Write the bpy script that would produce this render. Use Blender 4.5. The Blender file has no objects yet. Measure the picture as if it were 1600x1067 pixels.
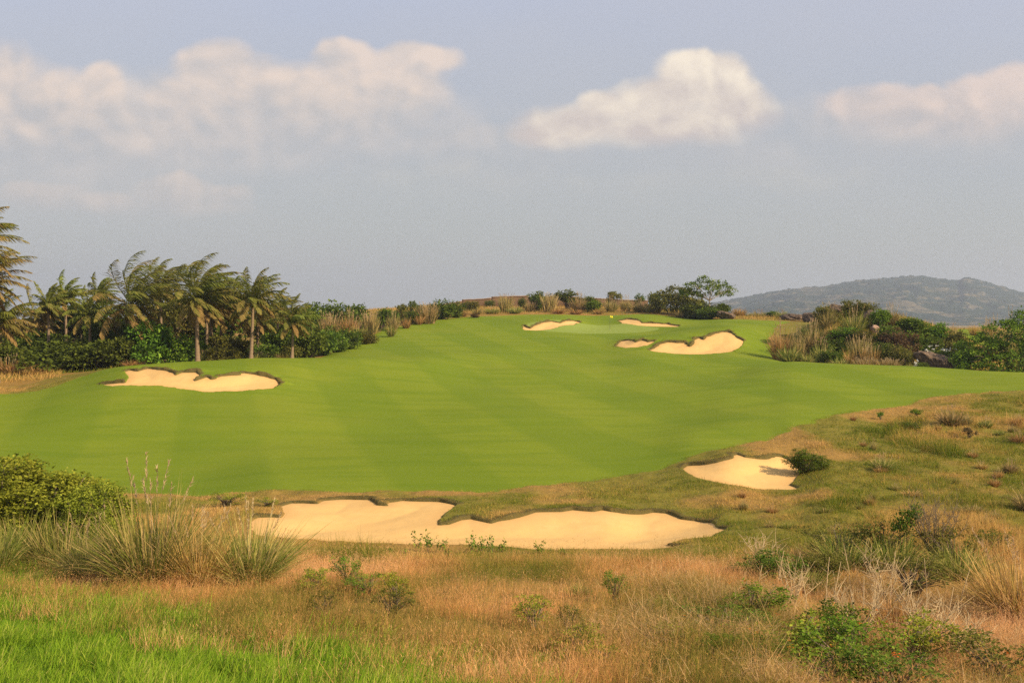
import bpy, math, random
import numpy as np
from mathutils import Vector

# ------------------------------------------------------------------ helpers
SC = bpy.context.scene
COL = SC.collection
F, H0, CX = 1600.0, 490.0, 800.0          # focal length, horizon row and centre column of the photograph, in its pixels
R = np.random.default_rng(7)

def hash2(ix, iy, seed):
    h = (ix.astype(np.int64) * 374761393 + iy.astype(np.int64) * 668265263 + seed * 2147483647) & 0xFFFFFFFF
    h = ((h ^ (h >> 13)) * 1274126177) & 0xFFFFFFFF
    h = (h ^ (h >> 16)) & 0xFFFFFFFF
    return h.astype(np.float64) / 4294967295.0

def vnoise(x, y, seed=0):                  # value noise, 0..1
    x = np.asarray(x, float); y = np.asarray(y, float)
    ix, iy = np.floor(x), np.floor(y)
    fx, fy = x - ix, y - iy
    fx = fx * fx * fx * (fx * (fx * 6 - 15) + 10); fy = fy * fy * fy * (fy * (fy * 6 - 15) + 10)
    a, b = hash2(ix, iy, seed), hash2(ix + 1, iy, seed)
    c, d = hash2(ix, iy + 1, seed), hash2(ix + 1, iy + 1, seed)
    return (a + (b - a) * fx) * (1 - fy) + (c + (d - c) * fx) * fy

def fbm(x, y, seed=0, octv=4):
    s, a, t = 0.0, 1.0, 0.0
    for k in range(octv):
        s = s + a * vnoise(np.asarray(x) * 2 ** k, np.asarray(y) * 2 ** k, seed + k * 17); t += a; a *= 0.5
    return s / t

def sstep(a, b, x):
    t = np.clip((x - a) / (b - a), 0, 1)
    return t * t * (3 - 2 * t)

def pchip(xk, yk, x):
    xk = np.asarray(xk, float); yk = np.asarray(yk, float)
    h = np.diff(xk); d = np.diff(yk) / h
    m = np.zeros_like(yk)
    for i in range(1, len(xk) - 1):
        if d[i - 1] * d[i] > 0:
            w1, w2 = 2 * h[i] + h[i - 1], h[i] + 2 * h[i - 1]
            m[i] = (w1 + w2) / (w1 / d[i - 1] + w2 / d[i])
    m[0], m[-1] = d[0], d[-1]
    i = np.clip(np.searchsorted(xk, x) - 1, 0, len(xk) - 2)
    t = (x - xk[i]) / h[i]
    t2, t3 = t * t, t * t * t
    return (2 * t3 - 3 * t2 + 1) * yk[i] + (t3 - 2 * t2 + t) * h[i] * m[i] + (-2 * t3 + 3 * t2) * yk[i + 1] + (t3 - t2) * h[i] * m[i + 1]

# ------------------------------------------------------------------ the lie of the land
# ground profiles along lines of sight: (distance, row of the photo at which that ground shows)
NEAR_L = [(12, 1072), (16, 992), (20, 936), (25, 890), (30, 853), (36, 819), (42, 791)]
NEAR_C = [(12, 1078), (16, 992), (22, 914), (28, 877), (33, 857), (41, 789), (45, 769)]
NEAR_R = [(12, 1120), (15, 1067), (20, 980), (26, 900), (33, 835), (43, 763)]
COLS = {
 -500: NEAR_L + [(50, 752), (60, 704), (72, 650), (82, 617), (90, 596), (97, 574), (105, 562), (120, 556), (150, 536), (200, 517), (300, 506)],
 0: NEAR_L + [(50, 752), (60, 704), (72, 650), (82, 620), (90, 604), (97, 588), (105, 580), (120, 572), (150, 545), (200, 520), (300, 505)],
 110: NEAR_L + [(50, 753), (60, 704), (70, 648), (79, 614), (86, 598), (92, 588), (98, 585), (110, 583), (125, 570), (150, 543), (200, 518), (300, 505)],
 200: NEAR_L + [(50, 754), (60, 701), (70, 643), (77, 610), (83, 588), (88, 575), (93, 573), (100, 577), (110, 580), (125, 566), (150, 542), (200, 514), (300, 504)],
 300: NEAR_L + [(50, 754), (60, 699), (70, 640), (77, 612), (83, 581), (88, 569), (93, 566), (100, 570), (110, 572), (125, 560), (150, 540), (200, 510), (300, 502)],
 430: [(12, 1076), (16, 992), (22, 918), (28, 872), (34, 840), (40, 795), (45, 770), (60, 697), (70, 642), (77, 616), (83, 592), (90, 568), (96, 562), (102, 563), (110, 566), (125, 552), (150, 530), (200, 505), (300, 500)],
 520: NEAR_C + [(60, 695), (70, 648), (80, 613), (90, 580), (98, 561), (105, 558), (112, 556), (120, 551), (130, 540), (150, 518), (170, 500), (190, 492), (220, 488), (300, 492)],
 650: NEAR_C + [(60, 692), (75, 637), (90, 592), (104, 556), (111, 551), (120, 547), (135, 529), (150, 513), (162, 502), (175, 492), (195, 483), (215, 480), (300, 492)],
 760: NEAR_C + [(60, 690), (80, 626), (100, 580), (112, 553), (120, 546), (130, 537), (142, 522), (155, 508), (168, 498), (180, 489), (195, 482), (215, 479), (300, 492)],
 860: NEAR_C + [(60, 690), (80, 627), (100, 582), (120, 550), (135, 531), (147, 518), (151, 513), (157, 502), (162, 497), (172, 493), (185, 487), (200, 481), (215, 479), (300, 492)],
 940: NEAR_C + [(60, 690), (80, 628), (100, 584), (112, 562), (120, 550), (128, 540), (135, 532), (145, 522), (153, 516), (160, 509), (167, 500), (178, 492), (190, 485), (202, 481), (215, 480), (300, 492)],
 1010: [(12, 1075), (16, 990), (22, 914), (28, 875), (33, 855), (41, 797), (46, 761), (60, 688), (80, 626), (100, 580), (113, 557), (121, 543), (125, 530), (128, 527), (140, 524), (148, 518), (155, 511), (161, 500), (166, 496), (180, 489), (195, 484), (215, 481), (300, 493)],
 1090: [(12, 1073), (16, 990), (22, 913), (28, 873), (33, 846), (40, 805), (45, 763), (50, 728), (60, 680), (80, 620), (100, 579), (112, 562), (117, 553.5), (121, 540), (124, 527), (128, 518), (133, 515), (150, 509), (160, 503), (170, 498), (185, 490), (200, 485), (220, 486), (300, 496)],
 1140: [(12, 1071), (16, 988), (20, 938), (26, 892), (33, 846), (38, 810), (45, 760), (51, 712), (56, 697), (65, 656), (80, 614), (100, 577), (112, 560), (117, 552), (120, 541), (124, 525), (127, 516), (131, 510), (140, 507), (150, 503.5), (160, 500), (170, 497), (185, 495), (200, 495), (230, 501), (300, 512)],
 1200: [(12, 1069), (16, 987), (20, 936), (26, 893), (33, 846), (38, 808), (45, 765), (52, 712), (57, 693), (65, 652), (80, 610), (98, 572), (106, 566), (113, 562), (119, 552), (126, 532), (132, 518), (138, 510), (150, 504), (160, 501), (175, 497), (200, 498), (240, 505), (300, 512)],
 1240: [(12, 1095), (15, 1067), (20, 962), (26, 895), (33, 843), (38, 806), (45, 764), (52, 720), (58, 684), (66, 646), (80, 607), (96, 572), (103, 567), (109, 570), (116, 566), (126, 535), (133, 518), (140, 509), (150, 505), (165, 501), (180, 497), (220, 502), (300, 512)],
 1300: NEAR_R + [(54, 700), (66, 648), (80, 606), (90, 583), (96, 572), (101, 570), (107, 575), (112, 572), (117, 535), (122, 505), (128, 490), (134, 491), (145, 506), (170, 504), (220, 508), (300, 515)],
 1400: NEAR_R + [(54, 701), (70, 640), (80, 608), (88, 586), (94, 575), (99, 573), (104, 580), (110, 580), (116, 540), (121, 512), (127, 497), (133, 500), (145, 522), (170, 515), (220, 512), (300, 515)],
 1500: NEAR_R + [(54, 703), (68, 644), (80, 608), (88, 590), (94, 580), (98, 578), (103, 586), (110, 586), (116, 562), (121, 535), (127, 523), (134, 523), (142, 527), (165, 514), (220, 512), (300, 515)],
 1600: NEAR_R + [(54, 705), (66, 650), (80, 608), (88, 589), (93, 581), (97, 582), (103, 590), (112, 588), (130, 555), (150, 532), (170, 518), (220, 512), (300, 516)],
 2100: NEAR_R + [(54, 706), (66, 652), (80, 610), (88, 592), (93, 584), (97, 584), (103, 590), (112, 588), (130, 555), (150, 532), (170, 518), (220, 512), (300, 516)],
}
YF = np.concatenate([np.arange(-60, 260, 0.25), np.geomspace(260, 9000, 160)])
XF = np.arange(-500, 2101, 8.0)
_cx = sorted(COLS)
_T = []
for c in _cx:
    k = [(-60, -1.75), (-15, -1.72), (0, -1.7), (5, -2.55)] + [(Y, (H0 - y) / F * Y) for Y, y in COLS[c]]
    k += [(450, -9.0), (800, -23.0), (1500, -25.0), (9000, -25.0)]
    _T.append(pchip([a for a, b in k], [b for a, b in k], YF))
_T = np.array(_T)
_T2 = pchip(_cx, _T, XF) if False else np.array([pchip(_cx, _T[:, j], XF) for j in range(len(YF))]).T

def base(X, Y):
    X = np.asarray(X, float); Y = np.asarray(Y, float)
    px = np.clip(CX + F * X / np.maximum(Y, 6.0), XF[0], XF[-1] - 0.01)
    fi = (px - XF[0]) / 8.0; i = np.clip(fi.astype(int), 0, len(XF) - 2); fi = fi - i
    fj = np.interp(Y, YF, np.arange(len(YF))); j = np.clip(fj.astype(int), 0, len(YF) - 2); fj = fj - j
    z = (_T2[i, j] * (1 - fi) + _T2[i + 1, j] * fi) * (1 - fj) + (_T2[i, j + 1] * (1 - fi) + _T2[i + 1, j + 1] * fi) * fj
    amp = sstep(40, 60, Y) * (1 - sstep(105, 150, Y)) * 0.9 + 0.1
    und = (fbm(X / 17 + 3, Y / 12, 5, 2) - 0.5) * 0.55 + (fbm(X / 6, Y / 5, 9, 2) - 0.5) * 0.09
    return z + und * amp

def pick(px, py, y0=9.0, y1=260.0):        # the ground point that shows at a pixel
    u = (px - CX) / F
    Ys = np.arange(y0, y1, 0.04)
    z = base(u * Ys, Ys)
    k = np.nonzero(H0 - F * z / Ys <= py)[0]
    i = k[0] if len(k) else len(Ys) - 1
    return u * Ys[i], Ys[i]

def gz(x, y): return float(base(np.array([x]), np.array([y]))[0])

def poly_sd(px, py, poly):                 # signed distance to a polygon (negative inside) and the outward direction's y
    P = np.asarray(poly, float); Q = np.roll(P, -1, 0)
    best = np.full(px.shape, 1e18); gy = np.zeros(px.shape); ins = np.zeros(px.shape, bool)
    for (ax, ay), (bx, by) in zip(P, Q):
        ex, ey = bx - ax, by - ay
        t = np.clip(((px - ax) * ex + (py - ay) * ey) / (ex * ex + ey * ey + 1e-12), 0, 1)
        dx, dy = px - ax - t * ex, py - ay - t * ey
        d = dx * dx + dy * dy
        m = d < best
        best[m] = d[m]; gy[m] = dy[m]
        c = ((ay > py) != (by > py)) & (px < (bx - ax) * (py - ay) / (by - ay + 1e-18) + ax)
        ins ^= c
    d = np.sqrt(best)
    s = np.where(ins, -1.0, 1.0)
    return d * s, gy * s / np.maximum(d, 1e-6)

BUNKERS = [
 dict(label="long pale sand bunker with a grass tongue, nearest of all the bunkers", lip=0.07, y0=28, y1=60, p=[
  (392,812),(402,806),(438,806),(443,800),(435,790),(455,784),(477,784),(495,785),(505,780),(536,778),(581,779),(591,787),(604,788),(606,783),(627,780),(689,782),(715,788),(702,797),(687,811),(687,818),(700,817),(718,810),(737,808),(767,815),(799,808),(835,798),(877,797),(895,794),(926,797),(940,794),(954,797),(974,800),(1002,801),(1019,798),(1044,800),(1066,809),(1089,812),(1114,814),(1120,820),(1137,825),(1128,830),(1111,838),(1089,840),(1066,842),(1044,849),(1064,851),(1044,855),(968,857),(887,857),(845,857),(737,851),(588,848),(536,845),(490,842),(445,840),(404,836),(392,826)]),
 dict(label="small pale sand bunker with a green bush leaning over its edge", lip=0.07, y0=36, y1=70, p=[
  (1065,731),(1072,726),(1089,725),(1120,721),(1142,715),(1144,710),(1151,708),(1165,713),(1182,715),(1199,715),(1210,711),(1221,712),(1235,718),(1250,730),(1250,738),(1243,748),(1235,756),(1250,761),(1243,764),(1201,764),(1173,762),(1131,755),(1097,748),(1075,739)]),
 dict(label="sand bunker cut into the grassy mound in front of the palms", lip=0.17, y0=66, y1=95, p=[
  (155,601),(169,599),(195,597),(200,589),(194,580),(203,577.5),(216,579),(231,575),(259,578),(273,582),(275,585),(284,581),(308,581),(313,585),(305,594),(322,588),(331,592),(344,587),(372,585),(381,582),(403,585),(431,592),(439,600),(425,607),(375,611),(319,612),(275,606),(247,602),(212,602),(175,603)]),
 dict(label="deep sand bunker with a high sloping face beside the shrub-covered mound", lip=0.2, y0=108, y1=134, p=[
  (1014,547.5),(1029,538),(1042,534),(1053,534.5),(1071,535),(1077.5,541),(1083,537),(1084,530.5),(1092,527.5),(1099,530),(1102,526.5),(1115,521.5),(1128,518),(1139,518),(1146,522),(1152,527),(1163,533),(1160,538.6),(1155,543.5),(1142.5,549.5),(1126,551.6),(1094,553.5),(1053,552.5),(1029,550)]),
 dict(label="tiny sand bunker just in front of the flag, next to the deep sloping one", lip=0.17, y0=108, y1=134, p=[
  (961.5,541.5),(970,532.5),(983,531),(993.5,534),(1004,530.5),(1012,534),(1024,533),(1012,539.5),(996,542.5),(978,543.5)]),
 dict(label="slim sand bunker at the edge of the putting green below the stone wall", lip=0.17, y0=140, y1=170, p=[
  (816,513),(818,508),(828,513),(833.5,509),(847,503.7),(862,502),(875.5,504.5),(883,501),(896.5,501),(907,503.7),(896,507.6),(875.5,509.5),(860,514.5),(839,516.5),(819,515.5)]),
 dict(label="thin sand bunker with an overhanging brown lip behind the yellow flag", lip=0.17, y0=146, y1=175, p=[
  (966,501),(983,498.4),(996,499.7),(1003,504.5),(1017,504.5),(1043.5,506),(1062,509),(1059,510.5),(1035.6,510.3),(996,508.5),(972.6,505.5)]),
]
for k, b in enumerate(BUNKERS):
    w = [pick(x, y, b['y0'], b['y1']) for x, y in b['p']]
    rr = np.random.default_rng(40 + k)
    q = []
    for i, a in enumerate(w):              # ragged edge: subdivide and jitter
        c = w[(i + 1) % len(w)]
        L = math.hypot(c[0] - a[0], c[1] - a[1])
        n = max(1, int(L / 0.35))
        for t in range(n):
            f = t / n
            j = 0.05 if t else 0.0
            q.append((a[0] + (c[0] - a[0]) * f + rr.normal() * j, a[1] + (c[1] - a[1]) * f + rr.normal() * j))
    b['w'] = np.array(q)

def bunker_sd(X, Y):                       # distance to the nearest bunker, back-edge weight and lip height
    sd = np.full(X.shape, 50.0); gy = np.zeros(X.shape); lip = np.zeros(X.shape); who = np.full(X.shape, -1)
    for k, b in enumerate(BUNKERS):
        w = b['w']
        m = (X > w[:, 0].min() - 4) & (X < w[:, 0].max() + 4) & (Y > w[:, 1].min() - 4) & (Y < w[:, 1].max() + 4)
        if not m.any(): continue
        s, g = poly_sd(X[m], Y[m], w)
        idx = np.nonzero(m)
        c = s < sd[idx]
        ii = tuple(a[c] for a in idx)
        sd[ii] = s[c]; gy[ii] = g[c]; lip[ii] = b['lip']; who[ii] = k
    return sd, gy, lip, who

FAIRWAY = [(-400, 48), (0, 47.5), (380, 45.8), (560, 45.3), (770, 45.3), (860, 46.6), (960, 48.5), (1060, 51.2), (1130, 54.5), (1200, 58.5), (1265, 63), (1330, 68), (1390, 70.5), (1450, 74), (1520, 77), (1600, 79), (2000, 84), (2000, 120), (1600, 98.5), (1500, 99.5), (1400, 100), (1300, 103), (1250, 107), (1225, 113), (1200, 126), (1215, 140), (1235, 158), (1150, 163), (1100, 168), (1050, 172), (1000, 176), (900, 176), (820, 175), (740, 172), (660, 162), (600, 148), (560, 133), (520, 117), (480, 106), (430, 101), (300, 96.5), (200, 94.5), (140, 90), (60, 85), (-400, 82)]
FAIRWAY = [((x - CX) / F * Y, Y) for x, Y in FAIRWAY]
_l = [pick(x, y) for x, y in [(-60, 888), (60, 914), (160, 942), (300, 969), (450, 994), (600, 1012), (700, 1031), (780, 1048), (830, 1070)]]
LUSH = _l + [(1.2, 6), (-1, -20), (-40, -20), (-40, 22)]
LAWN2 = [((x - CX) / F * Y, Y) for x, Y in [(1490, 126), (1545, 126), (1560, 160), (1500, 165)]]

def fair_sd(X, Y):
    a = np.minimum(poly_sd(X, Y, FAIRWAY)[0], poly_sd(X, Y, LAWN2)[0])
    return a + (fbm(X / 1.4, Y / 1.4, 31, 3) - 0.5) * 1.1

def dryness(X, Y):                         # 0 green .. 1 parched, broad patches of the rough
    d = fbm(X / 5 + 11, Y / 6, 71, 5)
    near = 1 - sstep(26.0, 29.0, Y + (d - 0.5) * 5 - np.clip((X - 6) * 0.35, 0, 8))
    v = sstep(0.38, 0.62, d)
    v = 0.18 + 0.74 * v
    v = v * (1 - 0.75 * sstep(34, 31, Y) * sstep(9, 6, X))
    v = v * (1 - near) + near * (0.72 + 0.28 * v)
    return v

def obj(name, verts, faces, mat, parent=None, attrs=None, smooth=False):
    """one mesh object from numpy arrays; faces is (N,3) or (N,4)"""
    verts = np.asarray(verts, np.float32); faces = np.asarray(faces, np.int32)
    me = bpy.data.meshes.new(name)
    me.vertices.add(len(verts)); me.vertices.foreach_set('co', verts.ravel())
    n, s = faces.shape
    me.loops.add(n * s); me.loops.foreach_set('vertex_index', faces.ravel())
    me.polygons.add(n); me.polygons.foreach_set('loop_start', np.arange(0, n * s, s, dtype=np.int32))
    me.polygons.foreach_set('loop_total', np.full(n, s, np.int32))
    if smooth: me.polygons.foreach_set('use_smooth', np.ones(n, bool))
    for k, a in (attrs or {}).items():
        me.attributes.new(k, 'FLOAT', 'POINT').data.foreach_set('value', np.asarray(a, np.float32).ravel())
    me.update(calc_edges=True); me.validate()
    me.materials.append(mat)
    o = bpy.data.objects.new(name, me); COL.objects.link(o)
    if parent: o.parent = parent
    return o

def tag(o, label=None, cat=None, group=None, kind=None):
    for k, v in (('label', label), ('category', cat), ('group', group), ('kind', kind)):
        if v: o[k] = v
    return o

def empty(name, loc, label, cat, group=None):
    o = bpy.data.objects.new(name, None); COL.objects.link(o); o.location = loc
    o.empty_display_size = 0.3
    return tag(o, label, cat, group)

def join(parts):
    """merge [(verts, faces, attrs)] into one"""
    V, Fc, A, n = [], [], {}, 0
    for v, f, a in parts:
        V.append(v); Fc.append(np.asarray(f) + n); n += len(v)
        for k, x in a.items(): A.setdefault(k, []).append(x)
    return np.concatenate(V), np.concatenate(Fc), {k: np.concatenate(x) for k, x in A.items()}

# ------------------------------------------------------------------ materials
def nt(mat):
    mat.use_nodes = True
    t = mat.node_tree; t.nodes.clear()
    return t

class G:
    """tiny node-graph writer"""
    def __init__(s, tree): s.t = tree; s.n = tree.nodes; s.l = tree.links
    def put(s, sock, v):
        if hasattr(v, 'is_linked'): s.l.new(v, sock)
        elif isinstance(v, tuple) and len(v) == 3 and sock.type == 'RGBA': sock.default_value = (*v, 1)
        else: sock.default_value = v
    def m(s, op, a, b=0.0, c=None, clamp=False):
        n = s.n.new('ShaderNodeMath'); n.operation = op; n.use_clamp = clamp
        s.put(n.inputs[0], a); s.put(n.inputs[1], b)
        if c is not None: s.put(n.inputs[2], c)
        return n.outputs[0]
    def mix(s, f, a, b, blend='MIX'):
        n = s.n.new('ShaderNodeMix'); n.data_type = 'RGBA'; n.blend_type = blend
        s.put(n.inputs[0], f); s.put(n.inputs[6], a); s.put(n.inputs[7], b)
        return n.outputs[2]
    def step(s, a, b, x, lo=0.0, hi=1.0):
        n = s.n.new('ShaderNodeMapRange'); n.interpolation_type = 'SMOOTHSTEP'
        s.put(n.inputs[0], x); s.put(n.inputs[1], a); s.put(n.inputs[2], b); s.put(n.inputs[3], lo); s.put(n.inputs[4], hi)
        return n.outputs[0]
    def noise(s, scale, vec=None, detail=3.0, rough=0.55, out=0):
        n = s.n.new('ShaderNodeTexNoise'); n.inputs['Scale'].default_value = scale
        n.inputs['Detail'].default_value = detail; n.inputs['Roughness'].default_value = rough
        if vec is not None: s.l.new(vec, n.inputs['Vector'])
        return n.outputs[out]
    def scaled(s, vec, sc, loc=(0, 0, 0), rot=(0, 0, 0)):
        n = s.n.new('ShaderNodeMapping'); n.inputs['Scale'].default_value = sc; n.inputs['Location'].default_value = loc
        n.inputs['Rotation'].default_value = rot
        s.l.new(vec, n.inputs['Vector']); return n.outputs[0]
    def attr(s, name):
        n = s.n.new('ShaderNodeAttribute'); n.attribute_name = name; return n.outputs['Fac']
    def ramp(s, x, stops):
        n = s.n.new('ShaderNodeValToRGB'); r = n.color_ramp
        while len(r.elements) < len(stops): r.elements.new(0.5)
        for e, (p, c) in zip(r.elements, stops): e.position = p; e.color = (*c, 1)
        s.put(n.inputs[0], x); return n.outputs[0]
    def pos(s): return s.n.new('ShaderNodeNewGeometry').outputs['Position']
    def objco(s): return s.n.new('ShaderNodeTexCoord').outputs['Object']
    def rnd(s): return s.n.new('ShaderNodeObjectInfo').outputs['Random']
    def bump(s, h, strength=0.5, dist=0.05):
        n = s.n.new('ShaderNodeBump'); n.inputs['Strength'].default_value = strength; n.inputs['Distance'].default_value = dist
        s.l.new(h, n.inputs['Height']); return n.outputs[0]
    def bsdf(s, col, rough=0.8, spec=0.2, normal=None):
        n = s.n.new('ShaderNodeBsdfPrincipled'); s.put(n.inputs['Base Color'], col); s.put(n.inputs['Roughness'], rough)
        n.inputs['Specular IOR Level'].default_value = spec
        if normal is not None: s.l.new(normal, n.inputs['Normal'])
        return n.outputs[0]
    def out(s, sh):
        o = s.n.new('ShaderNodeOutputMaterial'); s.l.new(sh, o.inputs['Surface'])
    def leaf(s, col, trans=0.35, tcol=None):
        d = s.n.new('ShaderNodeBsdfDiffuse'); s.put(d.inputs[0], col)
        t = s.n.new('ShaderNodeBsdfTranslucent'); s.put(t.inputs[0], tcol if tcol is not None else col)
        m = s.n.new('ShaderNodeMixShader'); m.inputs[0].default_value = trans
        s.l.new(d.outputs[0], m.inputs[1]); s.l.new(t.outputs[0], m.inputs[2]); return m.outputs[0]

def mat(name):
    m = bpy.data.materials.new(name); return m, G(nt(m))

def leafmat(name, stops, trans=0.35, vary=0.25):
    m, g = mat(name)
    c = g.ramp(g.attr('tint'), stops)
    hs = g.n.new('ShaderNodeHueSaturation')
    g.put(hs.inputs['Hue'], g.m('MULTIPLY_ADD', g.rnd(), 0.03, 0.485))
    g.put(hs.inputs['Value'], g.m('MULTIPLY_ADD', g.rnd(), vary, 1 - vary / 2))
    g.put(hs.inputs['Color'], c)
    g.out(g.leaf(hs.outputs[0], trans)); return m

M = {}
M['leaf_dark'] = leafmat('dark_leaves', [(0, (0.055, 0.075, 0.014)), (0.6, (0.125, 0.165, 0.027)), (1, (0.24, 0.28, 0.045))])
M['leaf_mid'] = leafmat('green_leaves', [(0, (0.055, 0.088, 0.014)), (0.6, (0.125, 0.185, 0.026)), (1, (0.23, 0.30, 0.044))])
M['leaf_bright'] = leafmat('bright_leaves', [(0, (0.06, 0.115, 0.014)), (0.5, (0.14, 0.23, 0.025)), (1, (0.26, 0.37, 0.045))])
M['leaf_olive'] = leafmat('olive_leaves', [(0, (0.075, 0.08, 0.018)), (0.6, (0.17, 0.165, 0.034)), (1, (0.30, 0.255, 0.06))])
M['leaf_hedge'] = leafmat('yellow_green_leaves', [(0, (0.11, 0.14, 0.016)), (0.5, (0.26, 0.29, 0.032)), (1, (0.44, 0.45, 0.06))])
M['leaf_brown'] = leafmat('brown_twigs', [(0, (0.08, 0.055, 0.03)), (0.6, (0.17, 0.115, 0.05)), (1, (0.26, 0.19, 0.085))])
M['tuss_tan'] = leafmat('tan_blades', [(0, (0.13, 0.14, 0.035)), (0.4, (0.30, 0.25, 0.085)), (0.75, (0.48, 0.35, 0.14)), (1, (0.60, 0.44, 0.2))])
M['tuss_green'] = leafmat('green_blades', [(0, (0.09, 0.13, 0.02)), (0.4, (0.21, 0.245, 0.045)), (0.7, (0.40, 0.35, 0.10)), (1, (0.62, 0.46, 0.19))])
M['tuss_rust'] = leafmat('rusty_blades', [(0, (0.17, 0.16, 0.035)), (0.4, (0.40, 0.26, 0.085)), (0.8, (0.60, 0.34, 0.13)), (1, (0.70, 0.45, 0.2))])
M['plume'] = leafmat('seed_plumes', [(0, (0.42, 0.29, 0.15)), (1, (0.60, 0.45, 0.28))])
M['frond'] = leafmat('palm_fronds', [(0, (0.32, 0.215, 0.08)), (0.25, (0.25, 0.20, 0.06)), (0.5, (0.15, 0.165, 0.034)), (1, (0.22, 0.255, 0.045))], 0.3, 0.2)
M['grass_lush'] = leafmat('lush_grass', [(0, (0.09, 0.18, 0.014)), (0.5, (0.20, 0.35, 0.026)), (0.85, (0.34, 0.46, 0.04)), (1, (0.56, 0.52, 0.14))], 0.4, 0)
M['grass_dry'] = leafmat('dry_grass', [(0, (0.17, 0.19, 0.03)), (0.28, (0.40, 0.29, 0.075)), (0.6, (0.74, 0.40, 0.14)), (1, (0.88, 0.56, 0.27))], 0.4, 0)
M['grass_straw'] = leafmat('straw', [(0, (0.18, 0.15, 0.045)), (0.5, (0.50, 0.34, 0.13)), (1, (0.76, 0.57, 0.29))], 0.3, 0)
M['grass_rough'] = leafmat('rough_grass', [(0, (0.10, 0.15, 0.015)), (0.35, (0.23, 0.235, 0.032)), (0.6, (0.44, 0.30, 0.075)), (1, (0.64, 0.40, 0.14))], 0.35, 0)
M['flower'] = leafmat('white_petals', [(0, (0.7, 0.7, 0.62)), (1, (0.82, 0.82, 0.76))], 0.2, 0)
M['flower_orange'] = leafmat('orange_petals', [(0, (0.6, 0.13, 0.02)), (1, (0.7, 0.25, 0.03))], 0.2, 0)

m, g = mat('bark')
p = g.objco()
c = g.mix(g.noise(6, p, 4), (0.10, 0.075, 0.05), (0.24, 0.19, 0.13))
g.out(g.bsdf(c, 0.9, 0.1, g.bump(g.noise(20, p, 3), 0.5, 0.03))); M['bark'] = m
m, g = mat('pale_bark')
p = g.objco()
c = g.mix(g.noise(5, p, 4), (0.30, 0.24, 0.17), (0.5, 0.42, 0.32))
g.out(g.bsdf(c, 0.9, 0.1)); M['pale_bark'] = m
m, g = mat('dry_stems')
c = g.mix(g.noise(3, g.objco(), 3), (0.34, 0.24, 0.12), (0.62, 0.48, 0.28))
g.out(g.bsdf(c, 0.9, 0.1)); M['stalk'] = m
m, g = mat('palm_bark')
p = g.objco()
w = g.n.new('ShaderNodeTexWave'); w.bands_direction = 'Z'; w.inputs['Scale'].default_value = 2.2; w.inputs['Distortion'].default_value = 1.5
g.l.new(p, w.inputs['Vector'])
c = g.mix(g.m('MULTIPLY', w.outputs[1], 0.6), (0.17, 0.115, 0.07), (0.36, 0.26, 0.16))
c = g.mix(g.m('MULTIPLY', g.noise(1.3, p, 4), 0.6), c, (0.22, 0.17, 0.11))
g.out(g.bsdf(c, 0.9, 0.1, g.bump(w.outputs[1], 0.4, 0.03))); M['palm_bark'] = m
m, g = mat('rock')
p = g.objco()
c = g.ramp(g.noise(1.4, p, 6, 0.65), [(0.3, (0.035, 0.027, 0.02)), (0.5, (0.10, 0.072, 0.05)), (0.7, (0.20, 0.14, 0.092))])
c = g.mix(g.step(0.55, 0.7, g.noise(3.1, p, 4)), c, (0.28, 0.19, 0.12))
g.out(g.bsdf(c, 0.9, 0.15, g.bump(g.noise(6, p, 6, 0.7), 0.9, 0.12))); M['rock'] = m
m, g = mat('pale_rock')
p = g.objco()
c = g.ramp(g.noise(2.4, p, 6, 0.65), [(0.3, (0.16, 0.10, 0.07)), (0.55, (0.36, 0.24, 0.17)), (0.75, (0.46, 0.34, 0.26))])
g.out(g.bsdf(c, 0.9, 0.15, g.bump(g.noise(8, p, 6, 0.7), 0.9, 0.08))); M['pale_rock'] = m
m, g = mat('flag_cloth')
g.out(g.leaf(g.mix(g.noise(4, g.objco()), (0.85, 0.75, 0.03), (0.9, 0.85, 0.08)), 0.3)); M['flag'] = m
m, g = mat('pole_paint')
g.out(g.bsdf(g.mix(g.noise(9, g.objco()), (0.05, 0.05, 0.04), (0.1, 0.1, 0.08)), 0.5, 0.4)); M['pole'] = m
m, g = mat('laterite_stone')
p = g.objco()
b = g.n.new('ShaderNodeTexBrick'); b.inputs['Scale'].default_value = 1.0
b.inputs['Brick Width'].default_value = 0.9; b.inputs['Row Height'].default_value = 0.34; b.inputs['Mortar Size'].default_value = 0.03
b.inputs['Color1'].default_value = (0.15, 0.085, 0.048, 1); b.inputs['Color2'].default_value = (0.21, 0.125, 0.07, 1); b.inputs['Mortar'].default_value = (0.15, 0.1, 0.065, 1)
rot = g.scaled(p, (1, 1, 1), (0, 0, 0), (math.radians(90), 0, 0)); g.l.new(rot, b.inputs['Vector'])
c = g.mix(g.m('MULTIPLY', g.noise(0.9, p, 5), 0.9), b.outputs[0], (0.13, 0.085, 0.05))
g.out(g.bsdf(c, 0.95, 0.1, g.bump(b.outputs[1], -0.4, 0.05))); M['wall'] = m
m, g = mat('coping_stone')
g.out(g.bsdf(g.mix(g.noise(2, g.objco(), 4), (0.22, 0.15, 0.1), (0.42, 0.31, 0.22)), 0.9, 0.1)); M['coping'] = m

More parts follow.
